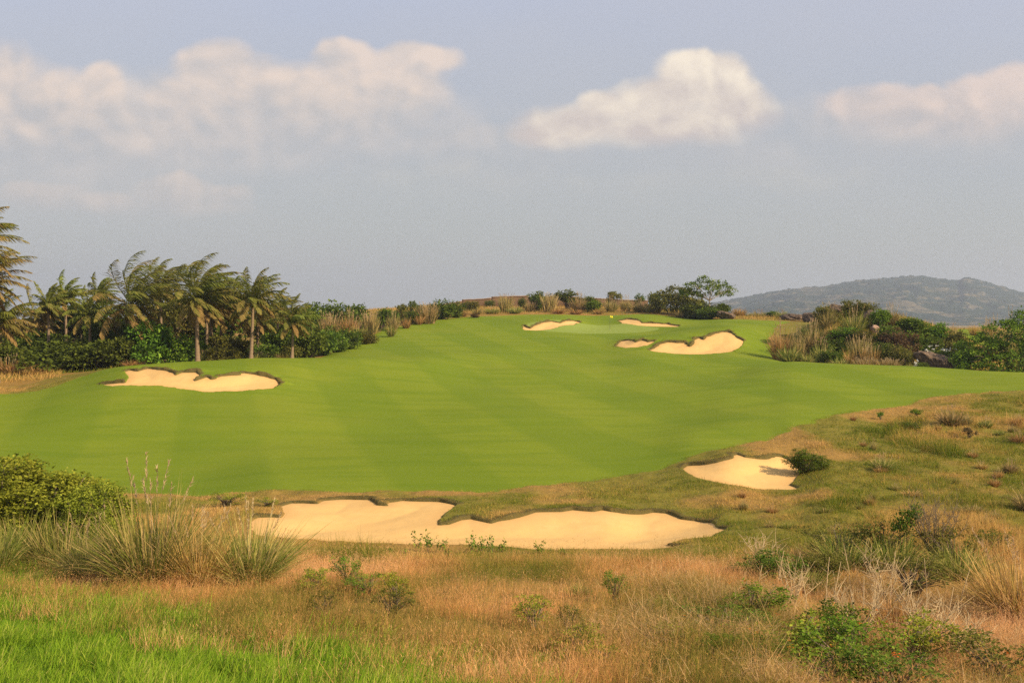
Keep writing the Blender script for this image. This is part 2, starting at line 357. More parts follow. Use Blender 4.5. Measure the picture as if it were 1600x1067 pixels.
# sand: raked, warm, faint paler patches, browner towards the edge, ripples
m, g = mat('bunker_sand')
p = g.pos()
c = g.mix(g.noise(0.35, p, 4), (0.66, 0.415, 0.15), (0.71, 0.46, 0.18))
c = g.mix(g.m('MULTIPLY', g.step(0.52, 0.72, g.noise(1.1, p, 4)), 0.35), c, (0.74, 0.5, 0.21))
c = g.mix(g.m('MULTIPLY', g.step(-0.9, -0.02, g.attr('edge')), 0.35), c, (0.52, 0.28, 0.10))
gr = g.noise(60, p, 2)
c = g.mix(g.m('MULTIPLY', gr, 0.14), c, (0.42, 0.25, 0.1))
w = g.n.new('ShaderNodeTexWave'); w.inputs['Scale'].default_value = 1.6; w.inputs['Distortion'].default_value = 5; w.inputs['Detail'].default_value = 2
g.l.new(g.scaled(p, (0.35, 1, 1)), w.inputs['Vector'])
h = g.m('ADD', g.m('MULTIPLY', w.outputs[1], 0.10), g.m('ADD', g.m('MULTIPLY', g.noise(2.2, p, 4), 0.6), g.m('MULTIPLY', g.noise(14, p, 3), 0.2)))
g.out(g.bsdf(c, 0.95, 0.05, g.bump(h, 0.22, 0.10))); M['sand'] = m

# turf: one material for rough, fairway and green, steered by attributes so the borders grade
m, g = mat('turf')
p = g.pos()
fair, green, lip, dry, lush = (g.attr(k) for k in ('fair', 'green', 'lip', 'dry', 'lush'))
n1 = g.noise(0.09, p, 4); n2 = g.noise(1.2, p, 4); n3 = g.noise(9, p, 3); n4 = g.noise(0.4, g.scaled(p, (0.35, 1.5, 1)), 4)
# fairway: mown bands along the hole plus patchy growth
bd = g.n.new('ShaderNodeTexWave'); bd.wave_profile = 'SIN'; bd.inputs['Scale'].default_value = 0.030; bd.inputs['Distortion'].default_value = 0.8
bd.inputs['Detail'].default_value = 1.0; bd.inputs['Detail Scale'].default_value = 0.5
g.l.new(g.scaled(p, (1, 1, 0), (0, 0, 0), (0, 0, math.radians(-16))), bd.inputs['Vector'])
fc = g.mix(g.step(0.35, 0.65, bd.outputs[1]), (0.152, 0.206, 0.0155), (0.181, 0.229, 0.018))
fc = g.mix(g.m('MULTIPLY', g.step(0.42, 0.68, n4), 0.5), fc, (0.118, 0.178, 0.011))
fc = g.mix(g.m('MULTIPLY', g.step(0.45, 0.75, n1), 0.5), fc, (0.215, 0.24, 0.024))
fc = g.mix(g.m('MULTIPLY', g.step(0.3, 0.75, g.noise(5, p, 5, 0.75)), 0.30), fc, (0.07, 0.125, 0.009))
fc = g.mix(g.m('MULTIPLY', g.step(0.6, 0.8, g.noise(2.2, p, 5, 0.7)), 0.22), fc, (0.24, 0.24, 0.04))
sm = g.noise(1.0, g.scaled(p, (0.22, 2.2, 1), (3, 1, 0)), 4)
fc = g.mix(g.m('MULTIPLY', g.step(0.56, 0.74, sm), 0.28), fc, (0.095, 0.155, 0.0105))
gc = g.mix(n2, (0.20, 0.265, 0.05), (0.24, 0.29, 0.06))
# rough
rg = g.mix(n2, (0.11, 0.125, 0.016), (0.20, 0.18, 0.03))
rd = g.mix(n2, (0.22, 0.14, 0.038), (0.40, 0.225, 0.07))
dd = g.m('ADD', dry, g.m('MULTIPLY', g.m('SUBTRACT', n3, 0.5), 0.9), clamp=True)
rc = g.mix(dd, rg, rd)
rc = g.mix(lush, rc, g.mix(n2, (0.06, 0.13, 0.01), (0.10, 0.2, 0.014)))
rc = g.mix(g.m('MULTIPLY', g.step(0.5, 0.75, n3), 0.45), rc, (0.05, 0.05, 0.015))
fm = g.step(0.35, 0.65, g.m('ADD', fair, g.m('MULTIPLY', g.m('SUBTRACT', n3, 0.5), 0.5)))
c = g.mix(fm, rc, fc)
c = g.mix(g.step(0.3, 0.7, green), c, gc)
lc = g.mix(n3, (0.06, 0.05, 0.018), (0.15, 0.12, 0.04))
c = g.mix(g.step(0.3, 0.8, g.m('ADD', lip, g.m('MULTIPLY', g.m('SUBTRACT', n3, 0.5), 0.7))), c, lc)
h = g.m('ADD', g.m('MULTIPLY', n3, g.step(0, 1, fair, 0.9, 0.25)), g.m('MULTIPLY', g.noise(30, p, 2), g.step(0, 1, fair, 0.5, 0.2)))
sh = g.n.new('ShaderNodeBsdfSheen') if False else None
g.out(g.bsdf(c, 0.95, 0.04, g.bump(h, 0.6, 0.06))); M['turf'] = m

# far mountain: woods with bare tan slopes
m, g = mat('mountain_slopes')
p = g.pos()
c = g.mix(g.noise(0.02, p, 5), (0.016, 0.030, 0.020), (0.042, 0.060, 0.036))
c = g.mix(g.m('MULTIPLY', g.step(0.52, 0.68, g.noise(0.0055, p, 5, 0.62)), 0.75), c, (0.16, 0.13, 0.075))
c = g.mix(g.m('MULTIPLY', g.step(0.56, 0.62, g.noise(0.016, g.scaled(p, (1, 1, 2.5)), 4)), 0.5), c, (0.22, 0.18, 0.11))
g.out(g.bsdf(c, 0.95, 0.0, g.bump(g.noise(0.02, p, 4, 0.6), 0.6, 16))); M['mountain'] = m
# ------------------------------------------------------------------ ground, fairway, putting green, sand bunkers
rows = np.concatenate([np.arange(-30, 8, 1.0), np.arange(8, 30, 0.25), np.arange(30, 56, 0.11), np.arange(56, 74, 0.3), np.arange(74, 90, 0.14),
                       np.arange(90, 115, 0.3), np.arange(115, 130, 0.14), np.arange(130, 144, 0.22), np.arange(144, 166, 0.17), np.arange(166, 202, 0.4),
                       np.arange(202, 300, 3.0), np.geomspace(300, 4200, 36)])
side = np.geomspace(0.60, 3.4, 34)[1:]
cols = np.concatenate([-side[::-1], np.linspace(-0.60, 0.60, 1180), side])
SX = cols[None, :] * (np.maximum(rows, -18)[:, None] * 0.86 + 22)
SY = np.repeat(rows[:, None], len(cols), 1)
SZ = base(SX, SY)
NR, NC = SX.shape
sd, gy, lipw, who = bunker_sd(SX, SY)
fs = fair_sd(SX, SY)
far_m = np.abs(fs) > 6
fair = sstep(0.5, -0.5, fs)
gx0, gy0 = (925 - CX) / F * 152, 152.5
gr = np.hypot((SX - gx0) / 9.6, (SY - gy0) / 7.6) + (fbm(SX / 5, SY / 5, 77, 2) - 0.5) * 0.25
green = sstep(1.06, 0.94, gr)
lush = sstep(0.8, -0.8, poly_sd(SX, SY, LUSH)[0] + (fbm(SX / 1.2, SY / 1.2, 13, 3) - 0.5) * 3.0) * (SY < 40)
dry = dryness(SX, SY)
dry = np.where(SY > 165, 0.45 + 0.55 * sstep(0.35, 0.6, fbm(SX / 9, SY / 5, 88, 3)), dry)
back = sstep(-0.25, 0.55, gy)
out = sd > 0
lift = lipw * back * np.where(out, np.exp(-np.maximum(sd, 0) / 1.1), 1 - sstep(0, 0.28, -sd))
rough_h = (fbm(SX / 0.9, SY / 0.9, 21, 3) - 0.5) * 0.22 * (1 - fair) * (SY < 90) * sstep(0.2, 1.5, sd) * sstep(8, 14, SY)
rag = 0.25 + 1.6 * vnoise(SX / 0.9, SY / 0.9, 3) ** 2 + 0.4 * vnoise(SX / 0.3, SY / 0.3, 4) ** 2
ZT = SZ + lift * rag + rough_h - np.where(sd < 0, 0.75 * sstep(0.0, 0.38, -sd), 0)
bowl = np.where(sd < 0, 0.30 * sstep(0, 3.2, -sd), 0)
face = (fbm(SX / 2.6, SY / 2.6, 55, 3) - 0.5) * 0.16 * sstep(0.3, 1.5, -sd)
ZS = SZ - 0.05 - bowl * 0.7 + face
lipm = np.exp(-(np.maximum(sd, 0) / 0.42) ** 2) * (0.35 + 0.65 * back)
lipm = np.where(sd < 3, lipm, 0) * (lipw > 0)
ids = np.arange(NR * NC).reshape(NR, NC)
quads = np.stack([ids[:-1, :-1], ids[:-1, 1:], ids[1:, 1:], ids[1:, :-1]], -1)
def qmean(a): return (a[:-1, :-1] + a[:-1, 1:] + a[1:, 1:] + a[1:, :-1]) / 4
qf, qg, qs = qmean(fair), qmean(green), qmean(sd)

def sub(name, mask, Z, material, attrs):
    f = quads[mask].reshape(-1, 4)
    u, inv = np.unique(f, return_inverse=True)
    v = np.stack([SX.ravel()[u], SY.ravel()[u], Z.ravel()[u]], 1)
    return obj(name, v, inv.reshape(-1, 4), material, None, {k: a.ravel()[u] for k, a in attrs.items()}, True)

keep = qs > -0.7
TA = dict(fair=fair, green=green, lip=lipm, dry=dry, lush=lush)
isg = (qg > 0.5) & keep
isf = (qf > 0.5) & keep & ~isg
tag(sub('ground', keep & ~isf & ~isg, ZT, M['turf'], TA), kind='structure')
tag(sub('fairway', isf, ZT, M['turf'], TA), kind='structure')
tag(sub('putting_green', isg, ZT, M['turf'], TA), kind='structure')
qw = who[:-1, :-1]
for k, b in enumerate(BUNKERS):
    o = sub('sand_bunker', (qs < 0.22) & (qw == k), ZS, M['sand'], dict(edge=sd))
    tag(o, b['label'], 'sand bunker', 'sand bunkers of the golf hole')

# ------------------------------------------------------------------ distant hills
def hills():
    pk = [(300, 508), (700, 503), (950, 494), (1060, 482), (1130, 470.5), (1180, 461), (1230, 452), (1290, 447), (1335, 439), (1372, 435), (1392, 434.5), (1412, 431.5), (1440, 431), (1470, 436), (1500, 438.5), (1504, 433), (1512, 433), (1560, 446), (1600, 458), (1700, 476), (1850, 500), (2100, 508)]
    D = 3400.0
    u = np.linspace((300 - CX) / F, (2100 - CX) / F, 1250)
    zr = (H0 - np.interp(CX + F * u, [a for a, b in pk], [b for a, b in pk])) / F * D + 20
    k = np.ones(5) / 5; zs = np.convolve(np.pad(zr, 2, 'edge'), k, 'valid'); zr = zs
    t = np.linspace(0, 1.5, 170)                       # 0 foot, 1 ridge, beyond: back slope
    U, T = np.meshgrid(u, t)
    Yd = 2100 + T * (D - 2100)
    X = U * D * (0.75 + 0.25 * Yd / D) ; X = U * Yd
    prof = np.where(T < 1, 0.15 * T + 0.85 * sstep(0, 1.05, T) / sstep(0, 1.05, 1.0), 1 - (T - 1) * 1.2)
    sp = np.abs(fbm(X / 260 + T * 0.6, Yd / 520, 4, 4) - 0.5) * 2
    sp2 = fbm(X / 70, Yd / 110, 6, 4) - 0.5
    env = np.clip(T * (1 - T) * 4, 0, 1)
    Z = -25.5 + np.maximum(zr[None, :] + 5.0, 0) * prof * (1 - 0.34 * env * (1 - sp * 1.4)) + sp2 * 26 * env
    # a low bare foothill in front of the long left slope, and tree bumps on the crest
    fx = (1215 - CX) / F * 2600
    Z += 20 * np.exp(-((X - fx) / 120) ** 2 - ((Yd - 2600) / 170) ** 2)
    Z += (vnoise(X / 9, Yd / 9, 8) ** 2) * 5.0 * sstep(0.1, 0.4, T)
    Z = np.where(zr[None, :] < -20, -27, Z)
    n = len(t); m_ = len(u); i = np.arange(n * m_).reshape(n, m_)
    f = np.stack([i[:-1, :-1], i[:-1, 1:], i[1:, 1:], i[1:, :-1]], -1).reshape(-1, 4)
    tag(obj('hills', np.stack([X, Yd, Z], -1).reshape(-1, 3), f, M['mountain'], None, None, True), kind='structure')
hills()

# ------------------------------------------------------------------ haze: one box of even air round the whole scene
m = bpy.data.materials.new('haze_air'); t = nt(m)
vp = t.nodes.new('ShaderNodeVolumePrincipled'); vp.inputs['Color'].default_value = (0.66, 0.755, 0.92, 1)
vp.inputs['Density'].default_value = 0.0002; vp.inputs['Anisotropy'].default_value = 0.2
ov = t.nodes.new('ShaderNodeOutputMaterial'); t.links.new(vp.outputs[0], ov.inputs['Volume'])
x, y0, y1, z0, z1 = 9000, -120, 4300, -29, 165
v = [(-x, y0, z0), (x, y0, z0), (x, y1, z0), (-x, y1, z0), (-x, y0, z1), (x, y0, z1), (x, y1, z1), (-x, y1, z1)]
o = obj('haze', v, [(0, 3, 2, 1), (4, 5, 6, 7), (0, 1, 5, 4), (1, 2, 6, 5), (2, 3, 7, 6), (3, 0, 4, 7)], m)
tag(o, kind='stuff')

# ------------------------------------------------------------------ sun, sky, camera
SUN = Vector((0.73, -0.46, 0.50)).normalized()
l = bpy.data.lights.new('sun', 'SUN'); l.energy = 3.9; l.angle = math.radians(0.9); l.color = (1.0, 0.80, 0.54)
lo = bpy.data.objects.new('sun', l); COL.objects.link(lo)
lo.rotation_euler = (-SUN).to_track_quat('-Z', 'Y').to_euler()

W = bpy.data.worlds.new('World'); SC.world = W; W.use_nodes = True
W.node_tree.nodes.clear(); g = G(W.node_tree)
sky = g.n.new('ShaderNodeTexSky'); sky.sky_type = 'NISHITA'; sky.sun_disc = False
sky.sun_elevation = math.asin(SUN.z); sky.sun_rotation = math.atan2(SUN.x, SUN.y); sky.dust_density = 3.0; sky.air_density = 1.2
gen = g.n.new('ShaderNodeTexCoord').outputs['Generated']
sp = g.n.new('ShaderNodeSeparateXYZ'); g.l.new(gen, sp.inputs[0])
dx, dy, dz = sp.outputs
ay = g.m('MAXIMUM', g.m('ABSOLUTE', dy), 0.02)
tu = g.m('DIVIDE', dx, ay); te = g.m('DIVIDE', dz, ay)          # bearing and elevation tangents of the sky direction
cb = g.n.new('ShaderNodeCombineXYZ'); g.l.new(tu, cb.inputs[0]); g.l.new(te, cb.inputs[1])
P = cb.outputs[0]
def srgb(r, g_, b):
    f = lambda c: (c / 255 / 12.92) if c / 255 < 0.04045 else ((c / 255 + 0.055) / 1.055) ** 2.4
    return np.array([f(r), f(g_), f(b)])
EXPO = 0.85
KS = 10.0 / 2 ** EXPO                                           # sky colours as seen -> world colour at strength 0.1
def skyc(r, g_, b): return tuple(float(x) for x in srgb(r, g_, b) * KS)
el = g.m('DIVIDE', dz, g.m('SQRT', g.m('ADD', g.m('MULTIPLY', dx, dx), g.m('MULTIPLY', dy, dy))))
clear = g.ramp(g.m('MULTIPLY', te, 2.6, clamp=True), [(0.0, skyc(192, 191, 188)), (0.2, skyc(187, 189, 188)), (0.45, skyc(185, 188, 195)), (0.8, skyc(190, 195, 213)), (1.0, skyc(193, 198, 217))])
clear = g.mix(0.12, clear, sky.outputs[0])
# broad soft tonal drift
drift = g.noise(2.2, g.scaled(P, (0.7, 1.6, 1)), 4)
clear = g.mix(g.m('MULTIPLY', g.step(0.35, 0.7, drift), 0.35), clear, skyc(200, 198, 200))

wn = g.n.new('ShaderNodeTexNoise'); wn.inputs['Scale'].default_value = 7.0; wn.inputs['Detail'].default_value = 3
g.l.new(P, wn.inputs['Vector'])
def vm(op, a, b):
    n = g.n.new('ShaderNodeVectorMath'); n.operation = op
    for s_, v_ in zip(n.inputs, (a, b)):
        if hasattr(v_, 'is_linked'): g.l.new(v_, s_)
        else: s_.default_value = v_
    return n.outputs[0]
PW = vm('ADD', P, vm('MULTIPLY', vm('SUBTRACT', wn.outputs['Color'], (0.5, 0.5, 0.5)), (0.075, 0.05, 0)))
sw = g.n.new('ShaderNodeSeparateXYZ'); g.l.new(PW, sw.inputs[0]); WX, WY = sw.outputs[0], sw.outputs[1]
def vor(scale, vec):
    n = g.n.new('ShaderNodeTexVoronoi'); n.feature = 'SMOOTH_F1'; n.inputs['Scale'].default_value = scale; n.inputs['Smoothness'].default_value = 0.35
    g.l.new(vec, n.inputs['Vector']); return n.outputs['Distance']
def billow(vec):                                                # rounded heads with creases between them
    v_ = g.scaled(vec, (1, 1.2, 1))
    a_ = g.m('MULTIPLY', vor(17, v_), -0.42); b_ = g.m('MULTIPLY', vor(41, v_), -0.22)
    return g.m('ADD', g.m('ADD', a_, b_), g.m('MULTIPLY_ADD', g.noise(26, v_, 6, 0.62), 0.55, 0.52))
puff = billow(PW)
puff1 = puff
puff2 = billow(vm('ADD', PW, (0.010, 0.013, 0)))
relief = g.m('SUBTRACT', puff1, puff2)
body = g.noise(9, g.scaled(P, (1, 1.6, 1), (4, 2, 0)), 3, 0.5)
def cloud(col, ells, floor_y, fade, amp, peak, shade, lit, ntop=0.9, soft=0.5):
    """a bank of cumulus: union of ellipses (bearing, elevation), ragged top, base fading down; lit from the sun's side"""
    s_ = None
    for cx, cy, rx, ry in ells:
        rx, ry = rx * 1.10, ry * 1.12
        a = g.m('DIVIDE', g.m('SUBTRACT', WX, (cx - CX) / F), rx / F)
        b = g.m('DIVIDE', g.m('SUBTRACT', WY, (H0 - cy) / F), ry / F)
        e = g.m('SUBTRACT', 1.0, g.m('ADD', g.m('MULTIPLY', a, a), g.m('MULTIPLY', b, b)))
        s_ = e if s_ is None else g.m('SMOOTH_MAX', s_, e, 0.25)
    d = g.m('ADD', s_, g.m('MULTIPLY', g.m('SUBTRACT', puff, 0.5), g.step((H0 - floor_y) / F, (H0 - peak) / F, te, ntop * 0.5, ntop * 2.2)))
    den = g.step(0.0, g.step((H0 - floor_y) / F, (H0 - peak) / F, te, soft * 2.4, soft), d)
    den = g.m('MULTIPLY', den, g.step((H0 - floor_y - fade) / F, (H0 - floor_y + fade) / F, te))
    hgt = g.step((H0 - floor_y) / F, (H0 - peak) / F, te)
    li = g.m('ADD', g.m('MULTIPLY_ADD', hgt, 0.55, 0.10), g.m('ADD', g.m('MULTIPLY', relief, 2.0), g.m('MULTIPLY', g.m('SUBTRACT', body, 0.42), 1.1)), clamp=True)
    cc = g.mix(li, shade, lit)
    return g.mix(g.m('MULTIPLY', den, amp), col, cc)
c = clear
# veils of thin warm cloud first, then the cumulus banks
c = cloud(c, [(200, 215, 480, 110), (520, 200, 290, 95), (100, 270, 300, 80)], 340, 90, 0.95, 100, skyc(195, 194, 194), skyc(224, 214, 207), 0.5, 1.0)
c = cloud(c, [(1450, 210, 330, 70), (1200, 250, 260, 60), (760, 250, 260, 60)], 330, 80, 0.65, 130, skyc(195, 193, 193), skyc(214, 207, 202), 0.6, 1.1)
c = cloud(c, [(660, 310, 260, 60), (1000, 300, 200, 30), (1230, 285, 160, 26), (300, 350, 300, 40)], 330, 70, 0.45, 250, skyc(194, 194, 191), skyc(207, 204, 197), 0.7, 1.0)
c = cloud(c, [(60, 300, 62, 26), (150, 310, 70, 18), (265, 302, 80, 30), (345, 304, 66, 20), (290, 325, 130, 24)], 338, 26, 0.70, 272, skyc(197, 194, 193), skyc(226, 212, 202), 0.55, 0.6)
c = cloud(c, [(560, 205, 100, 44), (660, 162, 66, 34), (620, 195, 130, 40), (700, 222, 100, 28), (800, 214, 70, 24)], 245, 45, 0.62, 125, skyc(197, 195, 195), skyc(222, 211, 204), 0.6, 0.7)
c = cloud(c, [(5, 130, 85, 72), (60, 175, 140, 80), (165, 142, 46, 44), (110, 180, 130, 66), (300, 180, 100, 60), (345, 116, 62, 56), (400, 150, 100, 64), (280, 225, 340, 70), (540, 108, 62, 52), (645, 92, 78, 30), (600, 130, 110, 52), (480, 165, 140, 62)], 250, 90, 0.86, 70, skyc(198, 195, 195), skyc(242, 222, 207), 0.42, 0.62)
c = cloud(c, [(1400, 175, 120, 40), (1450, 158, 66, 28), (1530, 158, 96, 42), (1595, 150, 90, 48), (1490, 195, 200, 46)], 240, 60, 0.80, 126, skyc(200, 193, 192), skyc(240, 218, 205), 0.5, 0.6)
c = cloud(c, [(1090, 130, 98, 64), (1140, 165, 90, 58), (1010, 168, 96, 52), (935, 165, 46, 34), (900, 200, 105, 42), (1030, 200, 165, 42), (860, 215, 74, 30)], 236, 26, 0.97, 66, skyc(214, 202, 196), skyc(255, 241, 221), 0.42, 0.42)
lp = None
bg = g.n.new('ShaderNodeBackground'); g.l.new(c, bg.inputs[0]); bg.inputs[1].default_value = 0.1
wo = g.n.new('ShaderNodeOutputWorld'); g.l.new(bg.outputs[0], wo.inputs[0])
W.cycles.sampling_method = 'MANUAL'; W.cycles.sample_map_resolution = 1024

cam = bpy.data.cameras.new('camera'); cam.sensor_width = 36; cam.lens = 36; cam.shift_y = -(533.5 - H0) / 1600
cam.clip_end = 60000; cam.clip_start = 0.3
co = bpy.data.objects.new('camera', cam); COL.objects.link(co); co.rotation_euler = (math.radians(90), 0, 0)
SC.camera = co
SC.view_settings.view_transform = 'Standard'; SC.view_settings.look = 'None'; SC.view_settings.gamma = 1
SC.view_settings.exposure = EXPO
cy = SC.cycles
cy.max_bounces = 6; cy.diffuse_bounces = 3; cy.glossy_bounces = 2; cy.transmission_bounces = 4; cy.volume_bounces = 0
cy.use_adaptive_sampling = True; cy.adaptive_threshold = 0.012; cy.adaptive_min_samples = 48; cy.use_denoising = False; cy.denoiser = 'OPENIMAGEDENOISE'; cy.denoising_input_passes = 'RGB_ALBEDO_NORMAL'; cy.denoising_prefilter = 'ACCURATE'
# ------------------------------------------------------------------ plant building blocks
def unit(v): return v / np.maximum(np.linalg.norm(v, axis=-1, keepdims=True), 1e-9)

def curved_blades(P, D, L, Wd, droop, tint, S=4, rng=R, blow=(0, 0, 0), tipw=0.0):
    """N tapering blades: roots P, start directions D, lengths L; each bends under its weight"""
    N = len(P); t = np.linspace(0, 1, S + 1)
    D = unit(D)
    g = np.array([0, 0, -1.0])
    pts = P[:, None] + D[:, None] * (L[:, None] * t)[..., None] + (g * (droop * L)[:, None])[:, None] * (t ** 2)[None, :, None] + np.array(blow) * L[:, None, None] * (t ** 2)[None, :, None]
    az = rng.uniform(0, 2 * np.pi, N)
    sd_ = np.stack([np.cos(az), np.sin(az), np.zeros(N)], 1)
    w = Wd[:, None] * np.maximum(1 - t ** 1.6, tipw) * 0.5
    a = pts - sd_[:, None] * w[..., None]; b = pts + sd_[:, None] * w[..., None]
    V = np.concatenate([a[:, :-1].reshape(N, -1, 3), b[:, :-1].reshape(N, -1, 3), pts[:, -1:]], 1)   # S left, S right, tip
    K = 2 * S + 1
    f = []
    for k in range(S - 1):
        f += [(k, S + k, S + k + 1), (k, S + k + 1, k + 1)]
    f.append((S - 1, 2 * S - 1, 2 * S))
    Fc = (np.array(f)[None] + (np.arange(N) * K)[:, None, None]).reshape(-1, 3)
    return V.reshape(-1, 3), Fc, dict(tint=np.repeat(tint, K))

def tube(pts, rad, n=6):
    """round limb through points"""
    pts = np.asarray(pts, float); rad = np.asarray(rad, float); m_ = len(pts)
    d = unit(np.gradient(pts, axis=0))
    ref = np.where(np.abs(d[:, 2:3]) > 0.9, np.array([[1.0, 0, 0]]), np.array([[0, 0, 1.0]]))
    a = unit(np.cross(d, ref)); b = np.cross(d, a)
    th = np.arange(n) / n * 2 * np.pi
    V = pts[:, None] + rad[:, None, None] * (a[:, None] * np.cos(th)[None, :, None] + b[:, None] * np.sin(th)[None, :, None])
    i = np.arange(m_ * n).reshape(m_, n); j = np.roll(i, -1, 1)
    q = np.stack([i[:-1], j[:-1], j[1:], i[1:]], -1).reshape(-1, 4)
    f = np.concatenate([q[:, [0, 1, 2]], q[:, [0, 2, 3]], np.array([[i[-1, 0], i[-1, k], i[-1, k + 1]] for k in range(1, n - 1)])])
    return V.reshape(-1, 3), f, dict(tint=np.zeros(m_ * n))

def leaf_quads(C, size, rng, outward=None, tint=None):
    """pointed leaves, folded along the midrib, at points C"""
    N = len(C)
    d = rng.normal(size=(N, 3))
    if outward is not None: d = d * 0.8 + unit(outward) * 0.7
    d[:, 2] -= 0.15; d = unit(d)
    s = unit(np.cross(d, rng.normal(size=(N, 3)) * 0.5 + np.array([0, 0, 1.0])))
    nrm = np.cross(s, d)
    L = size * rng.uniform(0.7, 1.35, N)[:, None]
    V = np.stack([C, C + d * L * 0.5 + s * L * 0.27 + nrm * L * 0.07, C + d * L, C + d * L * 0.5 - s * L * 0.27 + nrm * L * 0.07], 1).reshape(-1, 3)
    k = np.arange(N)[:, None] * 4
    Fc = np.concatenate([k + np.array([[0, 1, 2]]), k + np.array([[0, 2, 3]])])
    return V, Fc, dict(tint=np.repeat(rng.uniform(0, 1, N) if tint is None else tint, 4))

def crown(lobes, clusters, per, crad, size, rng, flat=0.75):
    """leaf clusters spread over and through ellipsoid lobes (x,y,z,rx,ry,rz)"""
    lobes = np.array(lobes, float)
    vol = (lobes[:, 3] * lobes[:, 4] + lobes[:, 3] * lobes[:, 5] + lobes[:, 4] * lobes[:, 5]); pr = vol / vol.sum()
    w = rng.choice(len(lobes), clusters, p=pr)
    d = unit(rng.normal(size=(clusters, 3)))
    r = rng.uniform(0.25, 1.0, clusters) ** 0.4
    c = lobes[w, :3] + d * lobes[w, 3:] * (r * rng.uniform(0.9, 1.08, clusters))[:, None]
    ok = c[:, 2] > crad * 0.3
    c, d = c[ok], d[ok]; n = len(c)
    cr = crad * rng.uniform(0.6, 1.35, n)
    off = rng.normal(size=(n, per, 3)) * 0.5
    off[..., 2] *= flat
    P = c[:, None] + off * cr[:, None, None]
    P[..., 2] = np.maximum(P[..., 2], 0.005)
    tone = np.clip(rng.normal(0.42, 0.2, n)[:, None] + rng.normal(0, 0.16, (n, per)), 0, 1)
    outw = (off + d[:, None] * 0.8).reshape(-1, 3)
    return leaf_quads(P.reshape(-1, 3), size, rng, outw, tone.ravel()), c

def limbs(c, base_r, rng, every=4, rise=0.3):
    """stems from the root to a share of the leaf clusters"""
    out = []
    for p in c[::every]:
        mid = np.array([p[0] * 0.35, p[1] * 0.35, p[2] * 0.5 + rise * 0.2]) + rng.normal(size=3) * 0.03
        m2 = (mid + p) / 2 + rng.normal(size=3) * 0.02
        out.append(tube([np.array([rng.normal() * 0.02, rng.normal() * 0.02, -0.05]), mid, m2, p], [base_r, base_r * 0.6, base_r * 0.4, base_r * 0.15], 4))
    return join(out)

# ------------------------------------------------------------------ shrubs (unit sized prototypes: 1 wide, 1 high)
def shrub_proto(kind, seed):
    rng = np.random.default_rng(seed)
    if kind == 'dome':
        lb = [(0, 0, 0.42, 0.34, 0.34, 0.42)] + [(rng.uniform(-.3, .3), rng.uniform(-.3, .3), rng.uniform(.25, .72), .2, .2, .2) for _ in range(7)]
        lv, c = crown(lb, 150, 20, 0.105, 0.075, rng)
    elif kind == 'mound':
        lb = [(rng.uniform(-.36, .36), rng.uniform(-.36, .36), rng.uniform(.2, .6), rng.uniform(.12, .24), .2, rng.uniform(.2, .34)) for _ in range(10)]
        lv, c = crown(lb, 170, 20, 0.09, 0.065, rng)
    elif kind == 'tall':
        lb = [(rng.uniform(-.22, .22), rng.uniform(-.22, .22), z, rng.uniform(.18, .32), .28, .17) for z in (.2, .35, .45, .58, .7, .8, .86)]
        lv, c = crown(lb, 130, 20, 0.11, 0.085, rng)
    elif kind == 'loose':
        lb = [(rng.uniform(-.35, .35), rng.uniform(-.35, .35), rng.uniform(.35, .85), rng.uniform(.1, .2), .14, rng.uniform(.07, .13)) for _ in range(11)]
        lv, c = crown(lb, 90, 16, 0.085, 0.07, rng, 0.5)
    elif kind == 'fine':                                    # leafy, tiny leaves, for plants close to the camera
        lb = [(0, 0, 0.35, 0.36, 0.36, 0.36)] + [(rng.uniform(-.34, .34), rng.uniform(-.34, .34), rng.uniform(.2, .75), .17, .17, .18) for _ in range(10)]
        lv, c = crown(lb, 330, 24, 0.075, 0.036, rng)
    elif kind == 'hedge':
        lb = []
        for _ in range(16):
            x_, y_ = rng.uniform(-.36, .36), rng.uniform(-.34, .34); tp = 0.97 - 1.5 * (x_ * x_ + y_ * y_)
            lb.append((x_, y_, tp * 0.5, .18, .18, tp * 0.5))
        lv, c = crown(lb, 620, 26, 0.062, 0.034, rng)
    elif kind == 'airy':                                    # open, sparse sprays on visible stems
        lb = [(rng.uniform(-.42, .42), rng.uniform(-.4, .4), rng.uniform(.25, .95), .1, .1, .09) for _ in range(18)]
        lv, c = crown(lb, 125, 12, 0.085, 0.044, rng, 0.6)
    st = limbs(c, 0.018 if kind != 'tall' else 0.03, rng, 4 if kind in ('loose', 'airy') else 7)
    return lv, st

_protos = {}
def mesh_of(key, build, material):
    if key not in _protos:
        v, f, a = build()
        o = obj(key[0], v, f, material, None, a)
        _protos[key] = o.data; bpy.data.objects.remove(o)
    return _protos[key]
_sh = {}
def shrub_child(root, kind, seed, mname, bark='bark'):
    if (kind, seed) not in _sh: _sh[(kind, seed)] = shrub_proto(kind, seed)
    lv, st = _sh[(kind, seed)]
    a = bpy.data.objects.new('foliage', mesh_of(('foliage', kind, seed, mname), lambda: lv, M[mname])); COL.objects.link(a); a.parent = root
    b = bpy.data.objects.new('stem', mesh_of(('stem', kind, seed, bark), lambda: st, M[bark])); COL.objects.link(b); b.parent = root
    return a, b

_rs = random.Random(5)
def spot(px, Y, dz=0.0):
    X = (px - CX) / F * Y
    return X, Y, gz(X, Y) + dz

